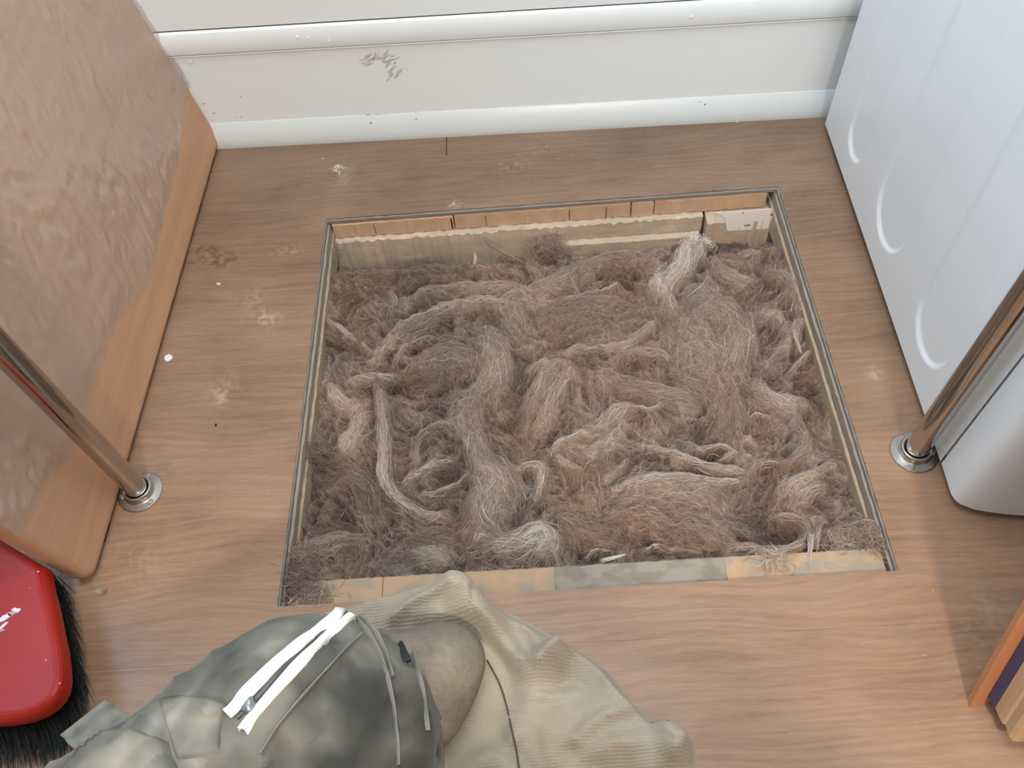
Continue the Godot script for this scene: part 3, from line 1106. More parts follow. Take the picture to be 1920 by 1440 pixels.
# ------------------------------------------------------------------ white back wall
func wall_back():
	var a := P(418, 267)
	var b := P(1547, 207)
	var turn := -atan2(b.z - a.z, b.x - a.x)
	var w := structure("wall_back", "white panelled wall behind the hatch")
	w.position = a
	w.rotation.y = turn
	# local x along the wall, z towards the room
	obj("wall_core", box(Vector3(-0.85, -0.15, -0.14), Vector3(1.75, 2.42, -0.012), 0.001), M.plain_wall, w)
	obj("lower_panel", box(Vector3(-0.8, 0.0, -0.012), Vector3(1.7, 0.1555, -0.001), 0.0012), M.wall, w)
	obj("upper_panel", box(Vector3(-0.8, 0.1955, -0.012), Vector3(1.7, 2.35, 0.0), 0.0015), M.wall, w)
	# raised rail with a rounded lower edge
	var prof := []
	for k in 13:
		var t := float(k) / 12
		prof.append(Vector2(0.0055 * pow(sin(PI * clampf(t * 0.9 + 0.1, 0, 1)), 0.5) if k > 0 else -0.001, 0.1572 + 0.0378 * t))
	obj("rail", wall_profile(prof, -0.8, 1.7), M.wall, w)
	obj("groove_bead", wall_profile([Vector2(-0.001, 0.1545), Vector2(0.0016, 0.1552), Vector2(0.002, 0.1562), Vector2(0.0008, 0.157), Vector2(-0.001, 0.1572)], -0.8, 1.7), M.wall, w)
	# filled screw heads and small knobs of paint
	for q in [[357, 116, .0032], [557, 66, .003], [578, 67, .0022], [617, 72, .0022], [1295, 28, .003], [435, 95, .0012], [500, 98, .0012], [945, 16, .001]]:
		var p := on_plane(q[0], q[1], a, Vector3(-(b.z - a.z), 0, b.x - a.x).normalized())
		obj("paint_bump", lathe([Vector2(0, .0013), Vector2(q[2] * .6, .0011), Vector2(q[2] * .9, .0006), Vector2(q[2], 0)], 20), M.wall, w, w.transform.affine_inverse() * p + Vector3(0, 0, 0.0004 if q[1] > 75 else 0.005), Vector3(PI / 2, 0, 0))
	# scuffs
	var grime := mat(0.50, 0.47, 0.44, 0.9)
	var scuff := mat(0.76, 0.765, 0.77, 0.6)
	var r := RandomNumberGenerator.new()
	r.seed = 4
	var marks := []
	for k in 40:
		var an := r.randf_range(-2.9, 0.9)
		marks.append([712 + cos(an) * r.randf_range(20, 42), 128 + sin(an) * r.randf_range(12, 30), r.randf_range(.003, .010), r.randf_range(.0008, .0018), scuff, r.randf_range(0.2, 1.2)])
	for k in 10:
		marks.append([655 + k * 10, 84 - k * 0.5, .006, .0008, grime, 0.0])
	for k in 14:
		marks.append([690 + k * 7, 217 - k * .3 + r.randf_range(-1.5, 2.5), .004, .0012, grime if k % 3 == 0 else scuff, 0.0])
	for q in [[401, 213, .003, .0008, -0.5], [441, 220, .001, .0008, 0], [452, 220, .001, .001, 0], [434, 100, .002, .0006, .6], [452, 182, .0012, .001, 0], [382, 195, .002, .001, -.6]]:
		marks.append([q[0], q[1], q[2], q[3], grime, q[4]])
	var nrm := Vector3(-(b.z - a.z), 0, b.x - a.x).normalized()
	for q in marks:
		var p := on_plane(q[0], q[1], a, nrm)
		obj("scuff_mark", blob(q[2], q[3], 0.0002, r.randi()), q[4], w, w.transform.affine_inverse() * p + Vector3(0, 0, -0.0006), Vector3(0, 0, q[5]))
	# rounded plastic strip between wall and floor
	var s := structure("baseboard_back", "white rounded plastic strip along the foot of the back wall")
	s.position = a
	s.rotation.y = turn
	var pr := [Vector2(-0.001, 0.0)]
	pr[0] = Vector2(0.016, 0.0)
	for k in 11:
		var t := float(k) / 10
		pr.append(Vector2(0.016 - 0.0155 * pow(t, 1.7), 0.004 + 0.0325 * t))
	pr.append(Vector2(-0.001, 0.0368))
	obj("strip", wall_profile(pr, -0.8, 1.7), M.skirting, s)
	for q in [[695, 231, .0012, .0025], [842, 238, .0008, .0022], [780, 224, .0014, .0008], [1313, 191, .001, .0008], [1322, 196, .0014, .0012]]:
		var p := on_plane(q[0], q[1], a + nrm * 0.0122, nrm)
		obj("nick", blob(q[2], q[3], 0.0008, int(q[0])), grime, s, s.transform.affine_inverse() * p - Vector3(0, 0, 0.0008))

# profile in (out of the wall, height) swept along the wall
func wall_profile(pr: Array, x0: float, x1: float) -> ArrayMesh:
	var st := st_new(true)
	for i in pr.size() - 1:
		var p: Vector2 = pr[i]
		var q: Vector2 = pr[i + 1]
		if i == 0 or i == pr.size() - 2:
			st.set_smooth_group(i + 1)
		else:
			st.set_smooth_group(0)
		quad(st, Vector3(x0, p.y, p.x), Vector3(x1, p.y, p.x), Vector3(x1, q.y, q.x), Vector3(x0, q.y, q.x), Vector3(0, p.x - q.x, q.y - p.y))
	return done(st)

# ------------------------------------------------------------------ leaning panel with film
func leaning_panel():
	var b := P(418, 265)
	var f := P(222, 960)
	var e1 := (b - f).normalized()
	var hn := Vector3(-e1.z, 0, e1.x)
	if hn.x < 0:
		hn = -hn
	var l := deg_to_rad(8.0)
	var n := (hn * cos(l) + Vector3.UP * sin(l)).normalized()
	var up := n.cross(e1).normalized()
	var front := f - e1 * ((f - b).length() * 0.0)
	front = b - e1 * 0.738
	var t := thing("wooden_panel", "orange-brown wooden panel leaning away at the left, its upper part under clear film", "panel")
	t.transform = Transform3D(Basis(e1, up, n), front)
	var L := 0.738
	var r := 0.016
	var poly := []
	for k in 7:
		var a := PI + PI / 2 * k / 6
		poly.append(Vector2(r + cos(a) * r, 0.0034 + r + sin(a) * r))
	poly.append_array([Vector2(L, 0.0034), Vector2(L, 0.86), Vector2(0, 0.86)])
	var wm := mat(1, 1, 1, 0.5, 0.0, 0.4)
	wm.albedo_texture = wood_image(Color(0.77, 0.60, 0.47), Color(0.70, 0.535, 0.415), 131, 2.0, 26.0)
	wm.uv1_triplanar = true
	wm.uv1_scale = Vector3(1.4, 1.4, 1.4)
	obj("board", slab(poly, -0.028, 0.0, 0.010, 5), wm, t)
	for gx in [0.06, L - 0.05]:
		obj("glide", box(Vector3(gx - 0.012, -0.0022, -0.024), Vector3(gx + 0.012, 0.0045, -0.006), 0.0006), M.dark, t)
	# the film: stretched over the upper part, its torn lower edge traced
	var inv := t.transform.affine_inverse()
	var edge := []
	for q in [[349, 160], [347, 170], [341, 230], [335, 300], [322, 350], [310, 395], [300, 440], [295, 480], [290, 500], [277, 530], [262, 553], [240, 573], [213, 610], [205, 635], [197, 663], [180, 700], [167, 733], [165, 760], [164, 787], [140, 830], [113, 873], [100, 890], [83, 917], [67, 947], [40, 985]]:
		var p := inv * on_plane(q[0], q[1], front, n)
		edge.append(Vector2(p.x, p.y))
	edge.reverse()
	edge[0].x = 0.0
	var nx := 190
	var ny := 170
	var p := PackedVector3Array()
	var w1 := noise(9.0, 141, 3)
	var w2 := noise(30.0, 142, 2)
	var w3 := noise(70.0, 143, 2)
	for j in ny:
		var v := pow(float(j) / (ny - 1), 1.0)
		for i in nx:
			var x := (L + 0.0015) * i / (nx - 1)
			var y0 := edge_at(edge, x)
			var y := lerpf(y0, 0.84, v)
			var ww := w1.get_noise_2d(x * 0.8, y * 0.5)
			var z := 0.0016 + 0.0022 * (1.0 - absf(w2.get_noise_2d(x * 1.3 + ww * 0.06, y * 0.35 + ww * 0.08)) * 2.0) + w3.get_noise_2d(x * 0.9 + ww * .1, y * 0.25) * 0.0011 + ww * 0.002
			z += smoothstep(0.20, 0.0, x) * 0.0035 * pow(1.0 - absf(w2.get_noise_2d(x * 1.6 + ww * 0.1, y * 1.1)), 3.0)
			z *= smoothstep(0.0, 0.02, y - y0) * 0.85 + 0.15
			if x > L - 0.02:
				z += 0.0
			p.append(Vector3(x - 0.0005, y, maxf(z, 0.0007)))
	var film := mat(0.80, 0.77, 0.74, 0.14, 0.0, 0.5)
	film.transparency = BaseMaterial3D.TRANSPARENCY_ALPHA
	film.albedo_color.a = 0.26
	var fo := thing("plastic_film", "clear wrinkled plastic film clinging to the upper part of the leaning wooden panel", "plastic film")
	fo.transform = t.transform
	obj("sheet", grid(nx, ny, p, Vector3(0, 0, 1)), film, fo)
	# a bubble of film standing off the back edge, and a torn tag above it
	var bub := SurfaceTool.new()
	var bp := PackedVector3Array()
	var c0 := inv * on_plane(340, 146, front, n)
	for j in 15:
		for i in 15:
			var u := float(i) / 14 * 2 - 1
			var v := float(j) / 14 * 2 - 1
			var d := clampf(1.0 - u * u, 0, 1) * clampf(1.0 - v * v, 0, 1)
			bp.append(Vector3(L - 0.006 + 0.012 * (u + 1) * (0.25 + 0.75 * sqrt(clampf(1 - v * v, 0, 1))), c0.y + 0.004 + v * 0.024, 0.0012 + d * 0.008 + w3.get_noise_2d(u * .02, v * .02) * .002))
	var film2 := mat(0.80, 0.79, 0.77, 0.2, 0.0, 0.5)
	film2.transparency = BaseMaterial3D.TRANSPARENCY_ALPHA
	film2.albedo_color.a = 0.45
	obj("film_bubble", grid(15, 15, bp, Vector3(0, 0, 1)), film2, fo)
	var c1 := inv * on_plane(277, 47, front, n)
	var tp := PackedVector3Array()
	for j in 6:
		for i in 6:
			tp.append(Vector3(L - 0.002 + 0.009 * i / 5.0 * (1.0 - 0.13 * j), c1.y - 0.006 + 0.014 * j / 5.0 - 0.003 * i / 5.0, 0.002 + 0.002 * sin(i * 1.1) + .0005 * j))
	obj("film_tag", grid(6, 6, tp, Vector3(0, 0, 1)), film2, fo)

func edge_at(e: Array, x: float) -> float:
	for i in e.size() - 1:
		if x <= e[i + 1].x:
			return lerpf(e[i].y, e[i + 1].y, clampf((x - e[i].x) / maxf(e[i + 1].x - e[i].x, 1e-5), 0, 1))
	return e[e.size() - 1].y

# ------------------------------------------------------------------ white appliance
func washing_machine():
	var a := P(1547, 232, 0.012)
	var b := P(1763, 865, 0.012)
	var e := (b - a)
	var len := e.length()
	e = e.normalized()
	var t := thing("washing_machine", "white washing machine at the right, side panel with tall rounded recesses", "appliance", Vector3(a.x, 0, a.z))
	t.rotation.y = atan2(e.x, e.z)   # local z runs along the side towards the viewer, local x into the machine
	var nx := 320
	var ny := 260
	var p := PackedVector3Array()
	var ribs := []
	var inv := t.transform.affine_inverse()
	var hn := Vector3(-e.z, 0, e.x)
	for q in [[[1588, 255], [1640, 232]], [[1655, 345], [1701, 440]], [[1727, 560], [1789, 652]]]:
		ribs.append([(inv * on_plane(q[0][0], q[0][1], a, hn)).z, (inv * on_plane(q[1][0], q[1][1], a, hn)).z])
	for j in ny:
		var y := 0.012 + 0.83 * pow(float(j) / (ny - 1), 1.25)
		for i in nx:
			var z := len * i / (nx - 1)
			var d := 0.0
			for r in ribs:
				var c: float = (r[0] + r[1]) / 2
				var w: float = absf(r[1] - r[0]) / 2
				var dy := maxf(0.0, 0.052 + w - y)
				var dist := sqrt((z - c) * (z - c) + dy * dy * 1.0) - w
				d = maxf(d, 1.0 - smoothstep(-0.0035, 0.0035, dist))
			p.append(Vector3(d * 0.0034, y, z))
	obj("side_panel", grid(nx, ny, p, Vector3(-1, 0, 0)), M.machine, t)
	# body behind the side panel, and the rounded front frame
	obj("body", box(Vector3(0.006, 0.014, 0.0), Vector3(0.58, 0.84, len), 0.004), M.machine, t)
	var pr := []
	for q in [[1766, 872], [1783, 926], [1790, 937], [1800, 945], [1815, 951], [1830, 956], [1850, 959.5], [1880, 963.5], [1920, 967]]:
		var w := inv * P(q[0], q[1], 0.012)
		pr.append(Vector2(w.x, w.z))
	var last: Vector2 = pr[pr.size() - 1]
	pr.append(last + Vector2(0.20, 0.018))
	pr.append(last + Vector2(0.42, 0.018))
	pr.append(Vector2(0.575, len + 0.05))
	pr.append(Vector2(0.58, len + 0.002))
	pr[0] = Vector2(0.0005, len + 0.0025)
	var fr := extrude(pr, Vector3(0, 0.828, 0), true)
	obj("front_frame", smooth_sides(pr, 0.012, 0.84), M.machine, t)
	obj("seam_gasket", box(Vector3(0.0035, 0.014, len - 0.001), Vector3(0.57, 0.838, len + 0.004), 0.001), mat(0.66, 0.66, 0.67, 0.6), t)
	obj("lid", box(Vector3(-0.004, 0.842, -0.005), Vector3(0.59, 0.868, len + 0.07), 0.006), M.machine, t)
	for q in [[0.045, 0.06], [0.045, len - 0.05], [0.53, 0.06], [0.53, len - 0.05]]:
		obj("foot", lathe([Vector2(0, 0), Vector2(0.018, 0), Vector2(0.018, 0.008), Vector2(0.008, 0.010), Vector2(0.008, 0.018), Vector2(0, 0.018)], 20, false), mat(0.1, 0.1, 0.1, 0.8), t, Vector3(q[0], 0, q[1]))

func smooth_sides(pr: Array, y0: float, y1: float) -> ArrayMesh:
	var st := st_new(true)
	var mid := Vector2()
	for q in pr:
		mid += q / pr.size()
	var n := pr.size()
	for i in n:
		var a: Vector2 = pr[i]
		var b: Vector2 = pr[(i + 1) % n]
		st.set_smooth_group(0 if i > 0 and i < 8 else i + 1)
		var o := (a + b) / 2 - mid
		var e := (b - a).normalized()
		var nn := Vector2(e.y, -e.x)
		if nn.dot(o) < 0:
			nn = -nn
		quad(st, Vector3(a.x, y0, a.y), Vector3(b.x, y0, b.y), Vector3(b.x, y1, b.y), Vector3(a.x, y1, a.y), Vector3(nn.x, 0, nn.y))
	var idx := Geometry2D.triangulate_polygon(PackedVector2Array(pr))
	for t in range(0, idx.size(), 3):
		for yy in [[y0, -1], [y1, 1]]:
			st.set_smooth_group(30 + yy[1])
			tri(st, Vector3(pr[idx[t]].x, yy[0], pr[idx[t]].y), Vector3(pr[idx[t + 1]].x, yy[0], pr[idx[t + 1]].y), Vector3(pr[idx[t + 2]].x, yy[0], pr[idx[t + 2]].y), Vector3(0, yy[1], 0))
	return done(st)

# ------------------------------------------------------------------ chrome poles
func poles():
	var fl := lathe([Vector2(0.0128, 0.0001), Vector2(0.0255, 0.0001), Vector2(0.0262, 0.0008), Vector2(0.0262, 0.0018), Vector2(0.0254, 0.0026), Vector2(0.0185, 0.0032), Vector2(0.0176, 0.0040), Vector2(0.0172, 0.0100), Vector2(0.0164, 0.0116), Vector2(0.0150, 0.0118), Vector2(0.0136, 0.0112), Vector2(0.0130, 0.0098), Vector2(0.0128, 0.0001)], 64)
	var pole := lathe([Vector2(0, 0.001), Vector2(0.0125, 0.001), Vector2(0.0125, 2.298), Vector2(0, 2.298)], 64)
	var screw := lathe([Vector2(0, 0.0012), Vector2(0.0013, 0.0012), Vector2(0.0014, 0.0024), Vector2(0.0028, 0.0023), Vector2(0.0036, 0.0015), Vector2(0.0039, 0.0)], 20)
	for s in 2:
		var at := P(264, 923) if s == 0 else P(1713, 849)
		if s == 0:
			at.x += 0.0
		var t := thing("chrome_pole", ["chrome pole with a screwed round flange standing in front of the leaning wooden panel", "chrome pole with a screwed round flange standing before the white washing machine"][s], "pole", at, "chrome poles")
		obj("pole", pole, M.chrome, t)
		var f := obj("flange", fl, M.chrome_dusty, t)
		var ang := [[0.75, 2.85, -1.35], [2.0, 0.1, -1.9]][s] as Array
		for a in ang:
			var sc := obj("screw", screw, M.chrome_dusty, f, Vector3(cos(a) * 0.0214, 0.0021, sin(a) * 0.0214))
		var tf := obj("ceiling_flange", fl, M.chrome_dusty, t, Vector3(0, 2.2999, 0), Vector3(PI, 0, 0))

# ------------------------------------------------------------------ red broom head
func broom():
	var t := thing("broom_head", "red plastic broom head with dark bristles at the bottom left", "broom")
	var top := 0.066
	var poly := []
	for q in [[0, 1012], [93, 1068], [100, 1105], [110, 1145], [118, 1185], [125, 1220], [129, 1250], [130, 1275], [126, 1297], [117, 1314], [102, 1330], [82, 1343], [55, 1353], [20, 1359], [-20, 1361], [-150, 1362], [-230, 1330], [-230, 1012]]:
		var p := P(q[0], q[1], top - 0.012)
		poly.append(Vector2(p.x, -p.z))
	var body := obj("body", slab(poly, top - 0.026, top, 0.0095, 5), mat(0.595, 0.105, 0.062, 0.36, 0.0, 0.35), t, Vector3.ZERO, Vector3(-PI / 2, 0, 0))
	var white := mat(0.86, 0.82, 0.83, 0.6)
	var lilac := mat(0.74, 0.56, 0.62, 0.6)
	for q in [[10, 1158, .0085, .0035, white, .5], [22, 1150, .006, .003, lilac, .3], [30, 1144, .0055, .0028, white, -.2], [8, 1172, .005, .002, white, .8], [-6, 1180, .006, .003, white, .3], [4, 1182, .0025, .0015, lilac, .3], [72, 1072, .0012, .0009, white, 0], [44, 1033, .004, .0016, mat(0.75, 0.66, 0.58, 0.7), -.4], [86, 1238, .0008, .0006, white, 0], [112, 1282, .0016, .001, mat(0.8, 0.5, 0.4, .7), 1.0], [56, 1102, .0006, .0004, white, 0]]:
		var p := P(q[0], q[1], top)
		var o := obj("paint_smear", blob(q[2], q[3], 0.0004, int(q[0] * 7 + q[1])), q[4], t, p, Vector3(-PI / 2, q[5], 0))
	# bristles from under the body, spread towards the floor
	var s := Strands.new()
	var r := RandomNumberGenerator.new()
	r.seed = 12
	var pg := PackedVector2Array(poly)
	var mid := P(-60, 1190, top)
	for k in 9000:
		var x := r.randf_range(-0.70, -0.48)
		var z := r.randf_range(-0.40, -0.17)
		if not Geometry2D.is_point_in_polygon(Vector2(x * 1.0, -z), pg):
			continue
		var e := Vector3(x - mid.x, 0, z - mid.z)
		var sp := 0.03 + r.randfn(0.0, 0.05)
		var f := Vector3(e.x * sp * 0.4 + r.randfn(0.001, .0022), 0, e.z * 0.10 + 0.020 + r.randfn(0, .004))
		var pts := PackedVector3Array()
		for i in 5:
			var u := i / 4.0
			pts.append(Vector3(x, top - 0.024 - (top - 0.0245) * u, z) + f * u * u * 1.3 + Vector3(0.0006 * u, 0, 0.0006 * u))
		var g := r.randf_range(0.05, 0.17)
		s.add(pts, r.randf_range(.0003, .0006), lin(g * 0.95, g * 1.08, g * 1.02))
	# stray hairs at the right edge
	for k in 60:
		var a := P(r.randf_range(96, 132), r.randf_range(1050, 1300), 0.012)
		var d := Vector3(r.randf_range(.002, .012), 0, r.randf_range(-.008, .016))
		var pts := PackedVector3Array()
		for i in 5:
			pts.append(a + d * (i / 4.0) + Vector3(0.002 * sin(i * 1.1), -0.0025 * i, 0.0))
		s.add(pts, .00022, lin(.2, .19, .17))
	for q in [[[122, 1178], [131, 1150]], [[122, 1178], [150, 1165]], [[128, 1201], [158, 1180]]]:
		var pts := PackedVector3Array()
		for i in 6:
			pts.append(P(lerpf(q[0][0], q[1][0], i / 5.0), lerpf(q[0][1], q[1][1], i / 5.0) + sin(i * .9), 0.006))
		s.add(pts, .0003, lin(.12, .11, .1))
	var bm := vmat(0.6, 0.3)
	var b := obj("bristles", s.mesh(), bm, t)
	b.set_meta("kind", "stuff")

# ------------------------------------------------------------------ the person
var leg_bones := []
var fold_a := noise(17.0, 201, 2)
var fold_b := noise(40.0, 202, 2)

func cap_d(p: Vector3, b: Array) -> float:
	var a: Vector3 = b[0]
	var ab: Vector3 = b[1] - a
	var t := clampf((p - a).dot(ab) / maxf(ab.length_squared(), 1e-8), 0.0, 1.0)
	return (p - a - ab * t).length() - lerpf(b[2], b[3], t)

func smin(a: float, b: float, k: float) -> float:
	var h := maxf(k - absf(a - b), 0.0) / k
	return minf(a, b) - h * h * k * 0.25

func folds(p: Vector3) -> float:
	var ax := Vector3(-0.80, 0.10, 0.59)
	var u := p.dot(ax)
	var q := p - ax * u * 0.72
	return (absf(fold_a.get_noise_3dv(q * 1.5)) - 0.25) * 0.016 + fold_b.get_noise_3dv(q * 1.4) * 0.0018

func leg_sd(p: Vector3) -> float:
	var d := 1.0
	for b in leg_bones:
		d = smin(d, cap_d(p, b), 0.03)
	return d + folds(p)

# where a pixel's line of sight meets the trousers: [point, normal], or [] if it misses
func hit(px: float, py: float) -> Array:
	var d := ray(px, py)
	var t := 0.15
	for k in 90:
		var s := leg_sd(CAM + d * t)
		t += s * 0.7
		if absf(s) < 0.0003:
			break
		if t > 1.2:
			return []
	var p := CAM + d * t
	var e := 0.004
	var n := Vector3(leg_sd(p + Vector3(e, 0, 0)) - leg_sd(p - Vector3(e, 0, 0)), leg_sd(p + Vector3(0, e, 0)) - leg_sd(p - Vector3(0, e, 0)), leg_sd(p + Vector3(0, 0, e)) - leg_sd(p - Vector3(0, 0, e))).normalized()
	return [p, n]

func field_mesh(bones: Array, cell: float, k: float, folded: bool, floor_y: float, color: Callable) -> ArrayMesh:
	var lo := Vector3(9, 9, 9)
	var hi := -lo
	for b in bones:
		for e in 2:
			lo = lo.min(b[e] - Vector3.ONE * (b[2 + e] + cell * 3 + (0.01 if folded else 0.0)))
			hi = hi.max(b[e] + Vector3.ONE * (b[2 + e] + cell * 3 + (0.01 if folded else 0.0)))
	var nx := int((hi.x - lo.x) / cell) + 2
	var ny := int((hi.y - lo.y) / cell) + 2
	var nz := int((hi.z - lo.z) / cell) + 2
	var f := PackedFloat32Array()
	f.resize(nx * ny * nz)
	f.fill(1.0)
	for b in bones:
		var r: float = maxf(b[2], b[3]) + 0.045
		var l: Vector3 = (b[0].min(b[1]) - Vector3.ONE * r - lo) / cell
		var h: Vector3 = (b[0].max(b[1]) + Vector3.ONE * r - lo) / cell
		for z in range(maxi(0, int(l.z)), mini(nz - 1, int(h.z) + 1) + 1):
			for y in range(maxi(0, int(l.y)), mini(ny - 1, int(h.y) + 1) + 1):
				var row := (z * ny + y) * nx
				for x in range(maxi(0, int(l.x)), mini(nx - 1, int(h.x) + 1) + 1):
					var d := cap_d(lo + Vector3(x, y, z) * cell, b)
					f[row + x] = smin(f[row + x], d, k)
	if folded:
		for z in nz:
			for y in ny:
				var row := (z * ny + y) * nx
				for x in nx:
					if absf(f[row + x]) < 0.035:
						f[row + x] += folds(lo + Vector3(x, y, z) * cell)
	var vid := {}
	var p := PackedVector3Array()
	var sxy := nx * ny
	var off := [0, 1, nx, nx + 1, sxy, sxy + 1, sxy + nx, sxy + nx + 1]
	var co := [Vector3(0, 0, 0), Vector3(1, 0, 0), Vector3(0, 1, 0), Vector3(1, 1, 0), Vector3(0, 0, 1), Vector3(1, 0, 1), Vector3(0, 1, 1), Vector3(1, 1, 1)]
	var ed := [[0, 1], [2, 3], [4, 5], [6, 7], [0, 2], [1, 3], [4, 6], [5, 7], [0, 4], [1, 5], [2, 6], [3, 7]]
	for z in nz - 1:
		for y in ny - 1:
			var row := (z * ny + y) * nx
			for x in nx - 1:
				var c := row + x
				var v0 := f[c]
				if absf(v0) > cell * 3.0:
					continue
				var neg := 0
				for q in 8:
					if f[c + off[q]] < 0.0:
						neg += 1
				if neg == 0 or neg == 8:
					continue
				var s := Vector3()
				var m := 0
				for e in ed:
					var a := f[c + off[e[0]]]
					var b := f[c + off[e[1]]]
					if (a < 0.0) != (b < 0.0):
						s += (co[e[0]] as Vector3).lerp(co[e[1]], a / (a - b))
						m += 1
				vid[c] = p.size()
				var v := lo + (Vector3(x, y, z) + s / m) * cell
				v.y = maxf(v.y, floor_y)
				p.append(v)
	var idx := PackedInt32Array()
	var strides := [1, nx, sxy]
	for c in vid:
		for ax in 3:
			var a: int = strides[ax]
			var u: int = strides[(ax + 1) % 3]
			var w: int = strides[(ax + 2) % 3]
			var inside := f[c] < 0.0
			if inside == (f[c + a] < 0.0):
				continue
			if not (vid.has(c - u) and vid.has(c - w) and vid.has(c - u - w)):
				continue
			var q := [vid[c], vid[c - u], vid[c - u - w], vid[c - w]]
			if inside:
				idx.append_array([q[0], q[2], q[1], q[0], q[3], q[2]])
			else:
				idx.append_array([q[0], q[1], q[2], q[0], q[2], q[3]])
	var cols := PackedColorArray()
	for v in p:
		cols.append(color.call(v))
	return indexed(p, idx, cols)

func person():
	var K := Vector3(-0.146, 0.352, -0.088)
	leg_bones = [
		[Vector3(-0.47, 0.395, 0.145), K, 0.088, 0.071],
		[K, Vector3(-0.19, 0.11, -0.170), 0.072, 0.064],
	]
	var bones := leg_bones.duplicate()
	bones.append([Vector3(-0.46, 0.43, 0.16), Vector3(-0.28, 0.43, 0.30), 0.115, 0.115])
	bones.append([Vector3(-0.26, 0.41, 0.30), Vector3(0.08, 0.10, 0.17), 0.10, 0.078])
	bones.append([Vector3(0.08, 0.085, 0.18), Vector3(-0.02, 0.07, 0.52), 0.070, 0.055])
	var t := thing("person", "person squatting in dusty dark grey work trousers, one knee and shoe in view", "person")
	var cn := noise(14.0, 211, 3)
	var cd := noise(60.0, 212, 2)
	var dusty := func(v: Vector3) -> Color:
		var k := clampf(0.36 + cn.get_noise_3dv(v) * 0.85 + cd.get_noise_3dv(v) * 0.25 + (v - K).dot(Vector3(-0.5, 0.2, -0.9)) * 2.2, 0.0, 1.0)
		return Color(0.205, 0.205, 0.19).lerp(Color(0.54, 0.515, 0.46), k).srgb_to_linear()
	var m := vmat(0.85, 0.3)
	m.rim_enabled = true
	m.rim = 0.2
	obj("trousers", field_mesh(bones, 0.0078, 0.03, true, 0.002, dusty), m, t)
	# reflective tape, zip, seams and flap sewn onto the thigh
	var silver := mat(0.97, 0.97, 0.95, 0.35, 0.0, 1.0)
	var st1 := obj("reflective_stripe", strap([[641, 1146], [625, 1158], [600, 1178], [560, 1212], [520, 1246], [480, 1284], [450, 1314], [428, 1338]], 0.0030, 0.0032), silver, t)
	st1.set_meta("label", "bright silver reflective stripe")
	var st2 := obj("reflective_stripe", strap([[655, 1160], [630, 1182], [600, 1210], [560, 1248], [525, 1286], [497, 1320], [475, 1348], [456, 1374]], 0.0024, 0.0032), silver, t)
	st2.set_meta("label", "bright silver reflective stripe")
	var zip := obj("zip", strap([[650, 1154], [610, 1186], [560, 1230], [510, 1277], [475, 1317], [445, 1348]], 0.0014, 0.0022), mat(0.24, 0.24, 0.235, 0.5), t)
	var zp := hit(467, 1322)
	if zp:
		obj("zip_puller", lathe([Vector2(0, .0042), Vector2(.002, .004), Vector2(.0036, .003), Vector2(.0044, .0012), Vector2(.0046, 0)], 20), mat(0.45, 0.48, 0.49, 0.25, 0.6), zip, zp[0] + zp[1] * 0.001)
	var seam_m := mat(0.43, 0.42, 0.38, 0.9)
	for L in [[[[668, 1162], [690, 1185], [712, 1225], [727, 1275], [737, 1330], [743, 1385], [746, 1436]], .0005], [[[672, 1160], [700, 1180], [722, 1222], [735, 1270]], .0004], [[[680, 1190], [640, 1225], [600, 1270], [555, 1320], [515, 1370], [490, 1415]], .0005], [[[770, 1225], [785, 1270], [795, 1320], [800, 1370]], .0004]]:
		obj("seam", strap(L[0], L[1], 0.0022), seam_m, t)
	obj("slit", strap([[748, 1208], [755, 1222], [763, 1242]], 0.0013, 0.0024), mat(0.12, 0.12, 0.12, 0.9), t)
	var flap_m := vmat(0.88, 0.3)
	obj("pocket_flap", patch([[292, 1308], [360, 1301], [425, 1316]], [[330, 1425], [372, 1422], [414, 1412]], 0.0020, dusty), flap_m, t)
	obj("cargo_pocket", patch([[165, 1405], [235, 1372], [318, 1392]], [[80, 1470], [220, 1480], [345, 1470]], 0.006, dusty), flap_m, t)
	# a loose fabric strap that sticks out on the far side of the thigh
	var sp := PackedVector3Array()
	for j in 8:
		for i in 16:
			var u := i / 15.0
			var v := j / 7.0
			var a := Vector2(112, 1378).lerp(Vector2(196, 1312), u)
			var b := Vector2(165, 1432).lerp(Vector2(262, 1352), u)
			var q := a.lerp(b, v)
			sp.append(P(q.x + sin(j * 2.0) * 1.5, q.y, 0.20 + 0.004 * sin(u * 9.0 + v * 4.0) + 0.002 * sin(v * 16.0)))
	obj("fabric_strap", thick(sp, 16, 8, 0.003), mat(0.50, 0.48, 0.445, 0.9), t)
	# shoe of grey-brown mesh fabric
	var shoe := [
		[Vector3(-0.33, 0.05, -0.195), Vector3(-0.20, 0.052, -0.2), 0.040, 0.046],
		[Vector3(-0.20, 0.050, -0.21), Vector3(-0.130, 0.038, -0.212), 0.048, 0.044],
		[Vector3(-0.103, 0.036, -0.229), Vector3(-0.124, 0.031, -0.176), 0.034, 0.028],
		[Vector3(-0.21, 0.06, -0.195), Vector3(-0.20, 0.12, -0.18), 0.045, 0.045],
	]
	var sc := func(v: Vector3) -> Color:
		var g := cd.get_noise_3dv(v * 4.0) * 0.05 + cn.get_noise_3dv(v * 1.5) * 0.06
		return Color(0.50 + g, 0.455 + g, 0.40 + g).srgb_to_linear()
	var sm := vmat(0.75, 0.35)
	sm.heightmap_enabled = true
	sm.heightmap_texture = weave_image(8)
	sm.heightmap_scale = 0.03
	sm.uv1_triplanar = true
	sm.uv1_scale = Vector3(60, 60, 60)
	obj("shoe", field_mesh(shoe, 0.004, 0.03, false, 0.006, sc), sm, t)
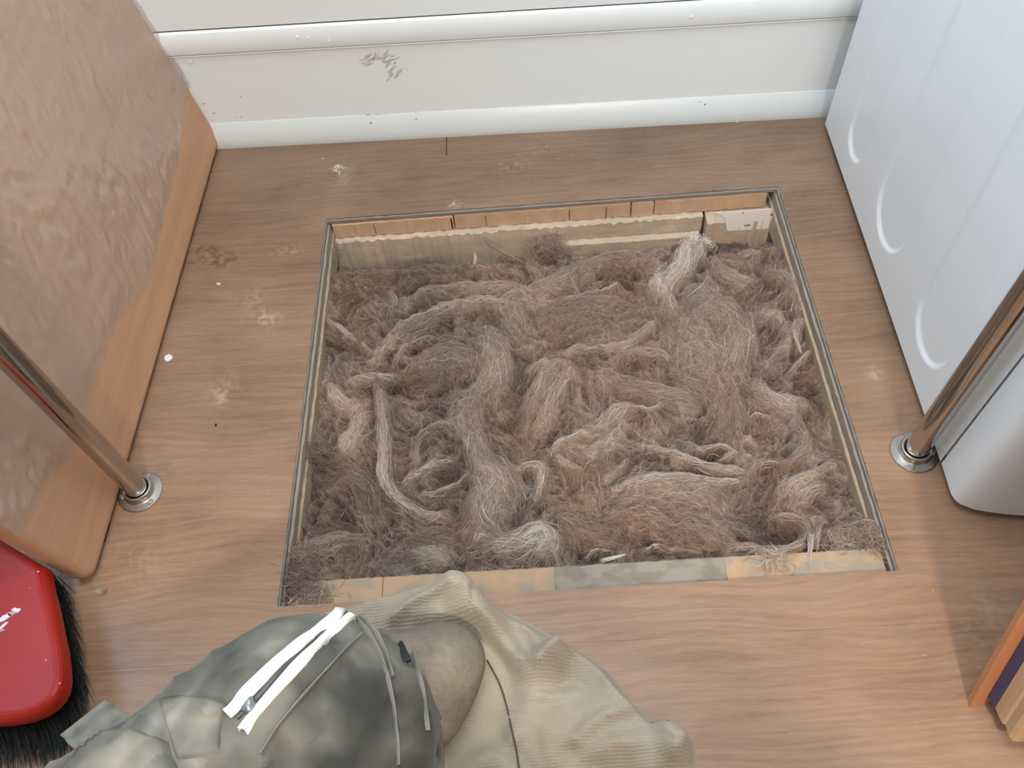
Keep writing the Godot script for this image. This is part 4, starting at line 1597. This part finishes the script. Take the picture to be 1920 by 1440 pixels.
	# the rest of the body, behind the camera
	var jc := func(v: Vector3) -> Color: return Color(0.25, 0.26, 0.27).srgb_to_linear()
	var jacket := [
		[Vector3(-0.37, 0.46, 0.26), Vector3(-0.30, 0.72, 0.40), 0.135, 0.14], [Vector3(-0.30, 0.72, 0.40), Vector3(-0.26, 0.95, 0.43), 0.14, 0.11],
		[Vector3(-0.42, 0.97, 0.43), Vector3(-0.10, 0.97, 0.44), 0.065, 0.065], [Vector3(-0.42, 0.97, 0.43), Vector3(-0.52, 0.72, 0.40), 0.058, 0.048], [Vector3(-0.52, 0.72, 0.40), Vector3(-0.42, 0.55, 0.16), 0.046, 0.038],
		[Vector3(-0.10, 0.97, 0.44), Vector3(0.24, 0.70, 0.34), 0.058, 0.048], [Vector3(0.24, 0.70, 0.34), Vector3(0.04, 0.765, 0.175), 0.046, 0.036], [Vector3(-0.26, 0.98, 0.43), Vector3(-0.24, 1.05, 0.40), 0.065, 0.055],
	]
	obj("jacket", field_mesh(jacket, 0.014, 0.04, false, 0.0, jc), m, t)
	var skin := func(v: Vector3) -> Color: return Color(0.74, 0.56, 0.46).srgb_to_linear()
	var skm := vmat(0.55, 0.4)
	var hf := Vector3(0.35, -0.45, -0.82).normalized()
	var hr := hf.cross(Vector3.UP).normalized()
	var hu := hr.cross(hf).normalized()
	var hc := Vector3(-0.225, 1.165, 0.365)
	var head := [[hc + hu * 0.035 - hf * 0.02, hc + hu * 0.03 + hf * 0.02, 0.078, 0.074], [hc - hu * 0.02 + hf * 0.025, hc - hu * 0.075 + hf * 0.05, 0.062, 0.036], [hc + hf * 0.092 + hu * 0.012, hc + hf * 0.108 - hu * 0.025, 0.008, 0.013], [hc + hr * 0.078, hc + hr * 0.078 - hu * 0.03, 0.012, 0.009], [hc - hr * 0.078, hc - hr * 0.078 - hu * 0.03, 0.012, 0.009], [hc - hu * 0.05 - hf * 0.01, hc - hu * 0.14 - hf * 0.02, 0.052, 0.055], [hc - hu * 0.055 + hf * 0.088 - hr * 0.016, hc - hu * 0.055 + hf * 0.088 + hr * 0.016, 0.006, 0.006], [hc + hf * 0.088 + hu * 0.03 - hr * 0.04, hc + hf * 0.088 + hu * 0.03 + hr * 0.04, 0.008, 0.008]]
	obj("head", field_mesh(head, 0.006, 0.012, false, 0.0, skin), skm, t)
	var hair := [[hc + hu * 0.05 - hf * 0.03, hc + hu * 0.062 + hf * 0.015, 0.075, 0.066], [hc - hf * 0.045, hc - hf * 0.045 + hu * 0.03, 0.06, 0.068]]
	obj("hair", field_mesh(hair, 0.008, 0.02, false, 0.0, func(v: Vector3) -> Color: return Color(0.2, 0.15, 0.11).srgb_to_linear()), skm, t)
	for hand in [[Vector3(0.015, 0.777, 0.135), look * Vector3(0, 0.75, -0.1), look * Vector3(-1, 0, 0)], [Vector3(-0.415, 0.535, 0.15), Vector3(0.6, -0.35, -0.7), Vector3(0.7, 0, 0.6)]]:
		var w: Vector3 = hand[0]
		var fd: Vector3 = hand[1].normalized()
		var sd: Vector3 = hand[2].normalized()
		var cu := fd.cross(sd).normalized() * 0.35
		var hb := [[w, w + fd * 0.05, 0.026, 0.024], [w + fd * 0.05 - sd * 0.022, w + fd * 0.055 + sd * 0.022, 0.016, 0.016]]
		for k in 4:
			var b0: Vector3 = w + fd * 0.06 + sd * (0.027 - 0.018 * k)
			var fl: float = [0.062, 0.072, 0.068, 0.052][k]
			hb.append([b0, b0 + (fd + cu * 0.4).normalized() * fl * 0.55, 0.0088, 0.008])
			hb.append([b0 + (fd + cu * 0.4).normalized() * fl * 0.55, b0 + (fd + cu * 0.4).normalized() * fl * 0.55 + (fd + cu * 1.6).normalized() * fl * 0.5, 0.008, 0.0068])
		hb.append([w + fd * 0.015 + sd * 0.025, w + fd * 0.045 + sd * 0.052, 0.011, 0.0095])
		hb.append([w + fd * 0.045 + sd * 0.052, w + fd * 0.075 + sd * 0.055, 0.0095, 0.008])
		obj("hand", field_mesh(hb, 0.004, 0.008, false, 0.0, skin), skm, t)

# a strip of constant half width sewn along a line of pixels of the trousers
func strap(px: Array, half: float, lift: float) -> ArrayMesh:
	var line := []
	for i in px.size() - 1:
		for k in 6:
			line.append(Vector2(px[i][0], px[i][1]).lerp(Vector2(px[i + 1][0], px[i + 1][1]), k / 6.0))
	line.append(Vector2(px[px.size() - 1][0], px[px.size() - 1][1]))
	var pts := []
	var nrm := []
	for q in line:
		var h := hit(q.x, q.y)
		if h:
			pts.append(h[0])
			nrm.append(h[1])
	for pass_ in 5:
		var a := pts.duplicate()
		var b := nrm.duplicate()
		for i in range(1, pts.size() - 1):
			pts[i] = (a[i - 1] + a[i] * 2.0 + a[i + 1]) / 4.0
			nrm[i] = ((b[i - 1] + b[i] * 2.0 + b[i + 1]) as Vector3).normalized()
	var p := PackedVector3Array()
	for i in pts.size():
		var t: Vector3 = pts[mini(i + 1, pts.size() - 1)] - pts[maxi(i - 1, 0)]
		var n: Vector3 = nrm[i]
		var s := n.cross(t).normalized()
		p.append_array([pts[i] + s * half - n * 0.001, pts[i] + s * half + n * lift, pts[i] + s * half * 0.4 + n * lift * 1.1, pts[i] - s * half * 0.4 + n * lift * 1.1, pts[i] - s * half + n * lift, pts[i] - s * half - n * 0.001])
	return grid(6, pts.size(), p, nrm[nrm.size() / 2])

# cloth sewn on between two lines of three pixels each
func patch(a: Array, b: Array, lift: float, color: Callable) -> ArrayMesh:
	var p := PackedVector3Array()
	var c := PackedColorArray()
	var n := 22
	var prev := []
	for j in n:
		for i in n:
			var u := i / (n - 1.0)
			var v := j / (n - 1.0)
			var bez := func(q: Array) -> Vector2:
				var m := Vector2(q[1][0], q[1][1]) * 2.0 - (Vector2(q[0][0], q[0][1]) + Vector2(q[2][0], q[2][1])) * 0.5
				return Vector2(q[0][0], q[0][1]) * (1 - u) * (1 - u) + m * 2 * u * (1 - u) + Vector2(q[2][0], q[2][1]) * u * u
			var q: Vector2 = (bez.call(a) as Vector2).lerp(bez.call(b), v)
			var h := hit(q.x, q.y)
			if not h:
				h = prev if prev else [P(q.x, q.y, 0.3), Vector3.UP]
			prev = h
			var edge := minf(minf(u, 1 - u), minf(v, 1 - v))
			var l := lift * smoothstep(-0.02, 0.10, edge) if edge > 0.001 else -0.002
			p.append(h[0] + h[1] * l)
			c.append(color.call(h[0] * 1.02))
	return grid(n, n, p, Vector3.UP, c)

# a sheet given thickness d downwards
func thick(p: PackedVector3Array, nx: int, ny: int, d: float) -> ArrayMesh:
	var q := PackedVector3Array()
	for j in ny + 2:
		for i in nx + 2:
			var ii := clampi(i - 1, 0, nx - 1)
			var jj := clampi(j - 1, 0, ny - 1)
			var v := p[jj * nx + ii]
			if i == 0 or j == 0 or i == nx + 1 or j == ny + 1:
				v.y -= d
			q.append(v)
	return grid(nx + 2, ny + 2, q, Vector3.UP)

func weave_image(style: int) -> ImageTexture:
	var w := 256
	var data := PackedByteArray()
	data.resize(w * w)
	var n := noise(1.0 / 40.0, 300 + style, 2)
	for y in w:
		for x in w:
			var s := 0.0
			if style == 8:
				s = absf(sin(x * TAU / 64.0)) * absf(sin(y * TAU / 64.0))
			else:
				var j := n.get_noise_2d(x, y) * 5.0
				s = 0.5 + 0.5 * sin((y + j) * TAU / 16.0) * (0.6 + 0.4 * sin((x + j * 2.0 + (4.0 if int((y + j) / 16.0) % 2 == 0 else 0.0)) * TAU / 8.0))
			data[y * w + x] = int(clampf(s, 0, 1) * 255)
	return tex(Image.create_from_data(w, w, false, Image.FORMAT_L8, data))

# ------------------------------------------------------------------ cloth
func cloth():
	var out := [[560, 1165], [600, 1152], [640, 1142], [700, 1124], [760, 1108], [805, 1096], [840, 1086], [858, 1083], [876, 1087], [892, 1101], [905, 1118], [925, 1133], [975, 1160], [1030, 1190], [1085, 1222], [1115, 1240], [1138, 1258], [1160, 1288], [1195, 1328], [1222, 1356], [1238, 1370], [1250, 1366], [1268, 1367], [1286, 1375], [1298, 1392], [1304, 1415], [1308, 1440], [1312, 1500], [1200, 1560], [900, 1570], [700, 1500], [560, 1400], [530, 1280]]
	var ring := []
	for q in out:
		ring.append(P(q[0], q[1], 0.0))
	ring.append(ring[0])
	ring = resample(ring, 0.004)
	var c := P(900, 1330, 0.0)
	# folds: [height, half width, pixels ...]
	var ridges := []
	for L in [[.030, .020, 858,1092, 880,1120, 905,1160, 918,1200, 930,1235], [.022, .016, 925,1238, 965,1252, 1005,1258, 1035,1235], [.016, .014, 1035,1235, 1050,1210, 1075,1200], [.014, .02, 1075,1205, 1130,1250, 1160,1300],
			[.014, .010, 905,1225, 925,1262, 945,1320, 960,1380], [.014, .016, 1130,1410, 1190,1392, 1240,1385], [.022, .012, 1250,1372, 1275,1390, 1262,1410], [.014, .014, 1215,1440, 1262,1412, 1290,1395], [.012, .012, 870,1392, 920,1415, 960,1440],
			[.012, .03, 700,1135, 780,1120, 850,1110], [.010, .02, 1000,1330, 1060,1345, 1120,1330], [.016, .025, 790,1150, 850,1160, 890,1150], [.010, .02, 1030,1395, 1100,1370, 1170,1350], [.008, .008, 985,1165, 1010,1215, 1000,1245], [.007, .006, 1090,1195, 1045,1212, 1012,1250], [.006, .007, 930,1290, 1000,1310, 1080,1300], [.007, .006, 740,1165, 800,1130, 850,1115], [.006, .008, 1060,1440, 1150,1400, 1230,1395], [.007, .007, 1180,1330, 1130,1350, 1080,1390]]:
		var pts := []
		for q in range(2, L.size(), 2):
			pts.append(P(L[q], L[q + 1], 0.01))
		ridges.append([L[0], L[1], resample(pts, 0.01)])
	var n1 := noise(28.0, 221, 2)
	var nr := 70
	var m := ring.size()
	var p := PackedVector3Array()
	var cols := PackedColorArray()
	var uv := PackedVector2Array()
	var cn := noise(12.0, 223, 2)
	for j in nr:
		var r := sqrt(float(j) / (nr - 1)) if j > 0 else 0.0
		for i in m:
			var q: Vector3 = c.lerp(ring[i], r)
			var h := 0.0055 + n1.get_noise_2d(q.x, q.z) * 0.004
			for L in ridges:
				var best := 9.0
				var pts: Array = L[2]
				for s in pts.size() - 1:
					var a: Vector3 = pts[s]
					var ab: Vector3 = pts[s + 1] - a
					var t := clampf(((q.x - a.x) * ab.x + (q.z - a.z) * ab.z) / (ab.x * ab.x + ab.z * ab.z), 0, 1)
					best = minf(best, Vector2(q.x - a.x - ab.x * t, q.z - a.z - ab.z * t).length())
					if best > 0.1:
						break
				var d: float = best / L[1]
				if d < 2.5:
					h += L[0] * 1.05 * exp(-d * d)
			var e: float = (ring[i] - q).length()
			var foot := Vector2(clampf(q.x, -0.33, -0.10), -0.206)
			h = lerpf(minf(h, 0.004), h, smoothstep(0.052, 0.075, Vector2(q.x, q.z).distance_to(foot)))
			h = 0.0004 + h * smoothstep(-0.001, 0.011, e)
			p.append(Vector3(q.x, maxf(h, 0.0004), q.z))
			var g := cn.get_noise_2d(q.x, q.z) * 0.035
			cols.append(Color(0.67 + g, 0.615 + g, 0.545 + g).srgb_to_linear())
			uv.append(Vector2(q.x, q.z) / 0.045)
	var t := thing("cloth", "crumpled beige knitted rag under the shoe, spread over the front edge of the hatch", "cloth")
	var cm := vmat(0.95, 0.2)
	cm.rim_enabled = true
	cm.rim = 0.25
	cm.heightmap_enabled = true
	cm.heightmap_texture = weave_image(1)
	cm.heightmap_scale = 0.06
	obj("fabric", grid(m, nr, p, Vector3.UP, cols, uv), cm, t)
	var st := st_new(true)
	var pts := []
	for q in [[912, 1235], [925, 1258], [938, 1285], [950, 1325], [960, 1370], [968, 1405], [974, 1445]]:
		pts.append(P(q[0], q[1], 0.012))
	pts = resample(pts, 0.004)
	for k in pts.size():
		var a: Vector3 = pts[k]
		var best := 9.0
		for v in p:
			var d := Vector2(v.x - a.x, v.z - a.z).length()
			if d < best:
				best = d
				a.y = v.y + 0.0026
		pts[k] = a
	var rad := []
	for q in pts:
		rad.append(0.0009)
	add_tube(st, pts, rad, 6)
	obj("seam", done(st), mat(0.33, 0.30, 0.27, 0.95), t)

# ------------------------------------------------------------------ boards at the right
func boards():
	var d := Vector3(0, 0.15, -0.042).normalized() * 0.88
	var a := P(1818, 1328)
	var b := P(1859, 1316)
	var o := obj("laminate_strip", extrude([Vector2(a.x, a.z), Vector2(b.x, b.z), Vector2(b.x + 0.001, b.z - 0.008), Vector2(a.x + 0.0006, a.z - 0.0085), Vector2(a.x - 0.0004, a.z - 0.0012)], d), wood3(Color(0.78, 0.53, 0.37), Color(0.72, 0.48, 0.33), 151))
	tag(o, "orange laminate strip leaning at the right edge, its sharp lower corner on the floor", "board")
	var y := Vector3(0, 0.016, -0.0045)
	var e := P(1861, 1322, 0.016)
	var s := obj("seal_strip", extrude([Vector2(e.x, e.z + .004), Vector2(e.x + 0.0045, e.z + 0.005), Vector2(e.x + 0.0075, e.z - 0.001), Vector2(e.x + 0.004, e.z - 0.009), Vector2(e.x - 0.001, e.z - 0.008)], d), mat(0.27, 0.28, 0.40, 0.6), null, Vector3(0, 0.016, 0))
	tag(s, "dark blue-grey seal strip between the orange strip and the moulded casing", "seal")
	var pr := []
	for q in [[1866, 1327], [1872, 1342], [1879, 1356], [1885, 1359], [1887, 1366], [1891, 1380], [1898, 1389], [1908, 1391], [1925, 1389], [1945, 1400]]:
		var p := P(q[0], q[1], 0.022)
		pr.append(Vector2(p.x, p.z))
	pr.append(pr[pr.size() - 1] + Vector2(0.09, -0.006))
	pr.append(Vector2(pr[0].x + 0.125, pr[0].y - 0.006))
	var c := obj("moulded_casing", extrude(pr, d * 0.62), wood3(Color(0.76, 0.62, 0.49), Color(0.70, 0.56, 0.44), 153), null, Vector3(0, 0.022, 0))
	tag(c, "pale ridged wood casing at the bottom right corner, cut short above the floor", "moulding")
	# packing under the casing that carries it
	var e2 := P(1880, 1345, 0.0)
	var k := obj("packing_block", box(Vector3(e2.x + 0.016, 0.0, e2.z - 0.014), Vector3(e2.x + 0.04, 0.022, e2.z + 0.004), 0.001), mat(0.3, 0.27, 0.24, 0.9))
	tag(k, "dark packing block under the moulded casing at the bottom right corner", "block")

func wood3(c0: Color, c1: Color, seed_: int) -> StandardMaterial3D:
	var m := mat(1, 1, 1, 0.5)
	m.albedo_texture = wood_image(c0, c1, seed_, 26.0, 2.0)
	m.uv1_triplanar = true
	m.uv1_scale = Vector3(2, 2, 2)
	return m

# ------------------------------------------------------------------ crumbs and scraps
func chip(rx: float, rz: float, h: float, seed_: int) -> ArrayMesh:
	var r := RandomNumberGenerator.new()
	r.seed = seed_
	var st := st_new()
	var n := 8
	var lo := []
	var hi := []
	for k in n:
		var a := TAU * k / n
		var s := r.randf_range(0.7, 1.1)
		lo.append(Vector3(cos(a) * rx * s, 0, sin(a) * rz * s))
		hi.append(Vector3(cos(a) * rx * s * 0.8, h * r.randf_range(0.6, 1.0), sin(a) * rz * s * 0.8))
	for k in n:
		var k2 := (k + 1) % n
		quad(st, lo[k], lo[k2], hi[k2], hi[k], lo[k] + lo[k2])
		tri(st, Vector3(0, h, 0), hi[k], hi[k2], Vector3.UP)
		tri(st, Vector3.ZERO, lo[k], lo[k2], Vector3.DOWN)
	return done(st)

func bits():
	for q in [["white_chip", "white plastic chip on the floor against the foot of the leaning wooden panel", 315, 671, .0062, .0058, .0016, [.84, .84, .85]],
			["cream_crumb", "small cream crumb on the floor left of the hatch", 410, 533, .0034, .0026, .0018, [.80, .73, .62]],
			["dark_crumb", "tiny dark crumb on bare floor left of the hatch", 405, 797, .002, .0024, .0012, [.14, .12, .10]],
			["white_crumb", "small white crumb on the floor below the back wall at the right", 1383, 227, .0028, .0032, .0022, [.82, .81, .80]],
			["pale_crumb", "tiny pale crumb on the floor just left of the wool scrap near the back wall", 605, 297, .0016, .0014, .0012, [.80, .76, .7]]]:
		var o := obj(q[0], chip(q[4], q[5], q[6], int(q[2])), mat(q[7][0], q[7][1], q[7][2], 0.6), null, P(q[2], q[3]) + Vector3(0, 0.0001, 0))
		tag(o, q[1], "crumb" if q[0] != "white_chip" else "chip")
	# screw sunk into the floor
	var sc := thing("floor_screw", "dusty screw head sunk in the floor below the corner of the leaning wooden panel", "screw", P(185, 1109))
	obj("head", lathe([Vector2(0, 0.0006), Vector2(0.0012, 0.0005), Vector2(0.0016, 0.0010), Vector2(0.0030, 0.0010), Vector2(0.0036, 0.0)], 20), mat(0.62, 0.58, 0.55, 0.6, 0.3), sc)
	# scrap of wool by the wall
	var s := Strands.new()
	var c := P(634, 318)
	for k in 150:
		var a := c + Vector3(rng.randfn(0, .0035), 0, rng.randfn(0, .0045))
		var an := rng.randf() * TAU
		var pts := PackedVector3Array()
		for i in 6:
			an += rng.randfn(0.25, 0.3)
			pts.append(a + Vector3(0, 0.0008 + maxf(0.0, 0.006 - (a - c).length() * 0.5) * (0.4 + 0.6 * sin(i * 0.6)), 0))
			a += Vector3(cos(an), 0, sin(an)) * 0.0012
		s.add(pts, .0004, wool_color(rng.randfn(0.75, 0.4)))
	var wt := thing("wool_scrap", "small pale scrap of wool on the floor between the back wall and the hatch", "wool scrap")
	obj("tuft", s.mesh(), vmat(0.8), wt)
	# bit of yellowish foam at the back right of the wool
	var fq := P(1390, 489, -0.079)
	var fo := obj("foam_bit", chip(.010, .005, .006, 77), mat(0.80, 0.72, 0.58, 0.9), null, fq)
	tag(fo, "cream bit of foam lying on the wool in front of the corner wood block", "foam")
	# dust and crumbs too many to count
	var mm := MultiMesh.new()
	mm.transform_format = MultiMesh.TRANSFORM_3D
	mm.mesh = chip(1.0, 0.8, 0.7, 5)
	var spots := []
	for k in 420:
		var q := Vector3(rng.randf_range(-0.49, 0.45), 0.0001, rng.randf_range(-1.03, -0.12))
		if k < 60:
			q = P(rng.randfn(1000, 30), rng.randfn(300, 22)) + Vector3(0, .0001, 0)
		elif k < 110:
			q = P(rng.randfn(235, 25), rng.randf_range(960, 1090)) + Vector3(0, .0001, 0)
		elif k < 160:
			q = P(rng.randfn(1790, 40), rng.randfn(1180, 60)) + Vector3(0, .0001, 0)
		if q.x > HX0 - 0.002 and q.x < HX1 + 0.002 and q.z > HZ0 - 0.002 and q.z < HZ1 + 0.002:
			continue
		spots.append(q)
	mm.instance_count = spots.size()
	for k in spots.size():
		var z := rng.randf_range(0.00025, 0.0008) * (1.8 if rng.randf() < 0.06 else 1.0)
		mm.set_instance_transform(k, Transform3D(Basis(Vector3.UP, rng.randf() * TAU).scaled(Vector3(z, z, z)), spots[k]))
	var mi := MultiMeshInstance3D.new()
	mi.name = "dust_crumbs"
	mi.multimesh = mm
	mi.material_override = mat(0.66, 0.60, 0.53, 0.8)
	add_child(mi)
	mi.set_meta("kind", "stuff")
	tag(mi, "pale dust and tiny crumbs scattered over the wooden floor round the hatch", "dust")

# ------------------------------------------------------------------ lamps and phone
func lamps():
	for q in [["large square glowing ceiling light panel above the hatch", Vector3(-0.05, 2.26, -0.5), 0.45, Color(0.92, 0.96, 0.98)], ["small square glowing ceiling light panel in the passage behind", Vector3(0.22, 2.26, 1.2), 0.07, Color(1.0, 0.95, 0.88)]]:
		var t := thing("ceiling_lamp", q[0], "lamp", q[1])
		var h: float = q[2]
		obj("frame", box(Vector3(-h - 0.03, 0.004, -h - 0.03), Vector3(h + 0.03, 0.04, h + 0.03), 0.004), mat(0.9, 0.9, 0.9, 0.4), t)
		var g := mat(1, 1, 1, 0.5)
		g.emission_enabled = true
		g.emission = q[3]
		g.emission_energy_multiplier = 2.5
		obj("diffuser", box(Vector3(-h, 0.0, -h), Vector3(h, 0.0045, h), 0.001), g, t)
	var w := thing("wall_lamp", "warm round wall lamp on the wall behind", "lamp", Vector3(0.30, 1.18, 1.40))
	var g2 := mat(1, 0.9, 0.8, 0.5)
	g2.emission_enabled = true
	g2.emission = Color(1.0, 0.7, 0.45)
	g2.emission_energy_multiplier = 4.0
	var sp := SphereMesh.new()
	sp.radius = 0.07
	sp.height = 0.14
	obj("bulb", sp, g2, w)
	obj("bracket", box(Vector3(-0.02, -0.02, 0.06), Vector3(0.02, 0.02, 0.21), 0.003), M.chrome, w)
	var ph := thing("phone", "dark phone held over the hatch to take the photograph", "phone", CAM)
	ph.basis = look
	obj("case", box(Vector3(-0.052, -0.135, 0.006), Vector3(0.024, 0.022, 0.0145), 0.003), mat(0.05, 0.05, 0.06, 0.4), ph)
	var g3 := mat(1, 1, 1, 0.5)
	g3.emission_enabled = true
	g3.emission = Color(1.0, 0.98, 0.94)
	g3.emission_energy_multiplier = 30.0
	obj("flash_bulb", lathe([Vector2(0, .0), Vector2(.0035, .0), Vector2(.0035, .002), Vector2(0, .002)], 16), g3, ph, Vector3(0.0155, 0.012, 0.0062), Vector3(-PI / 2, 0, 0))
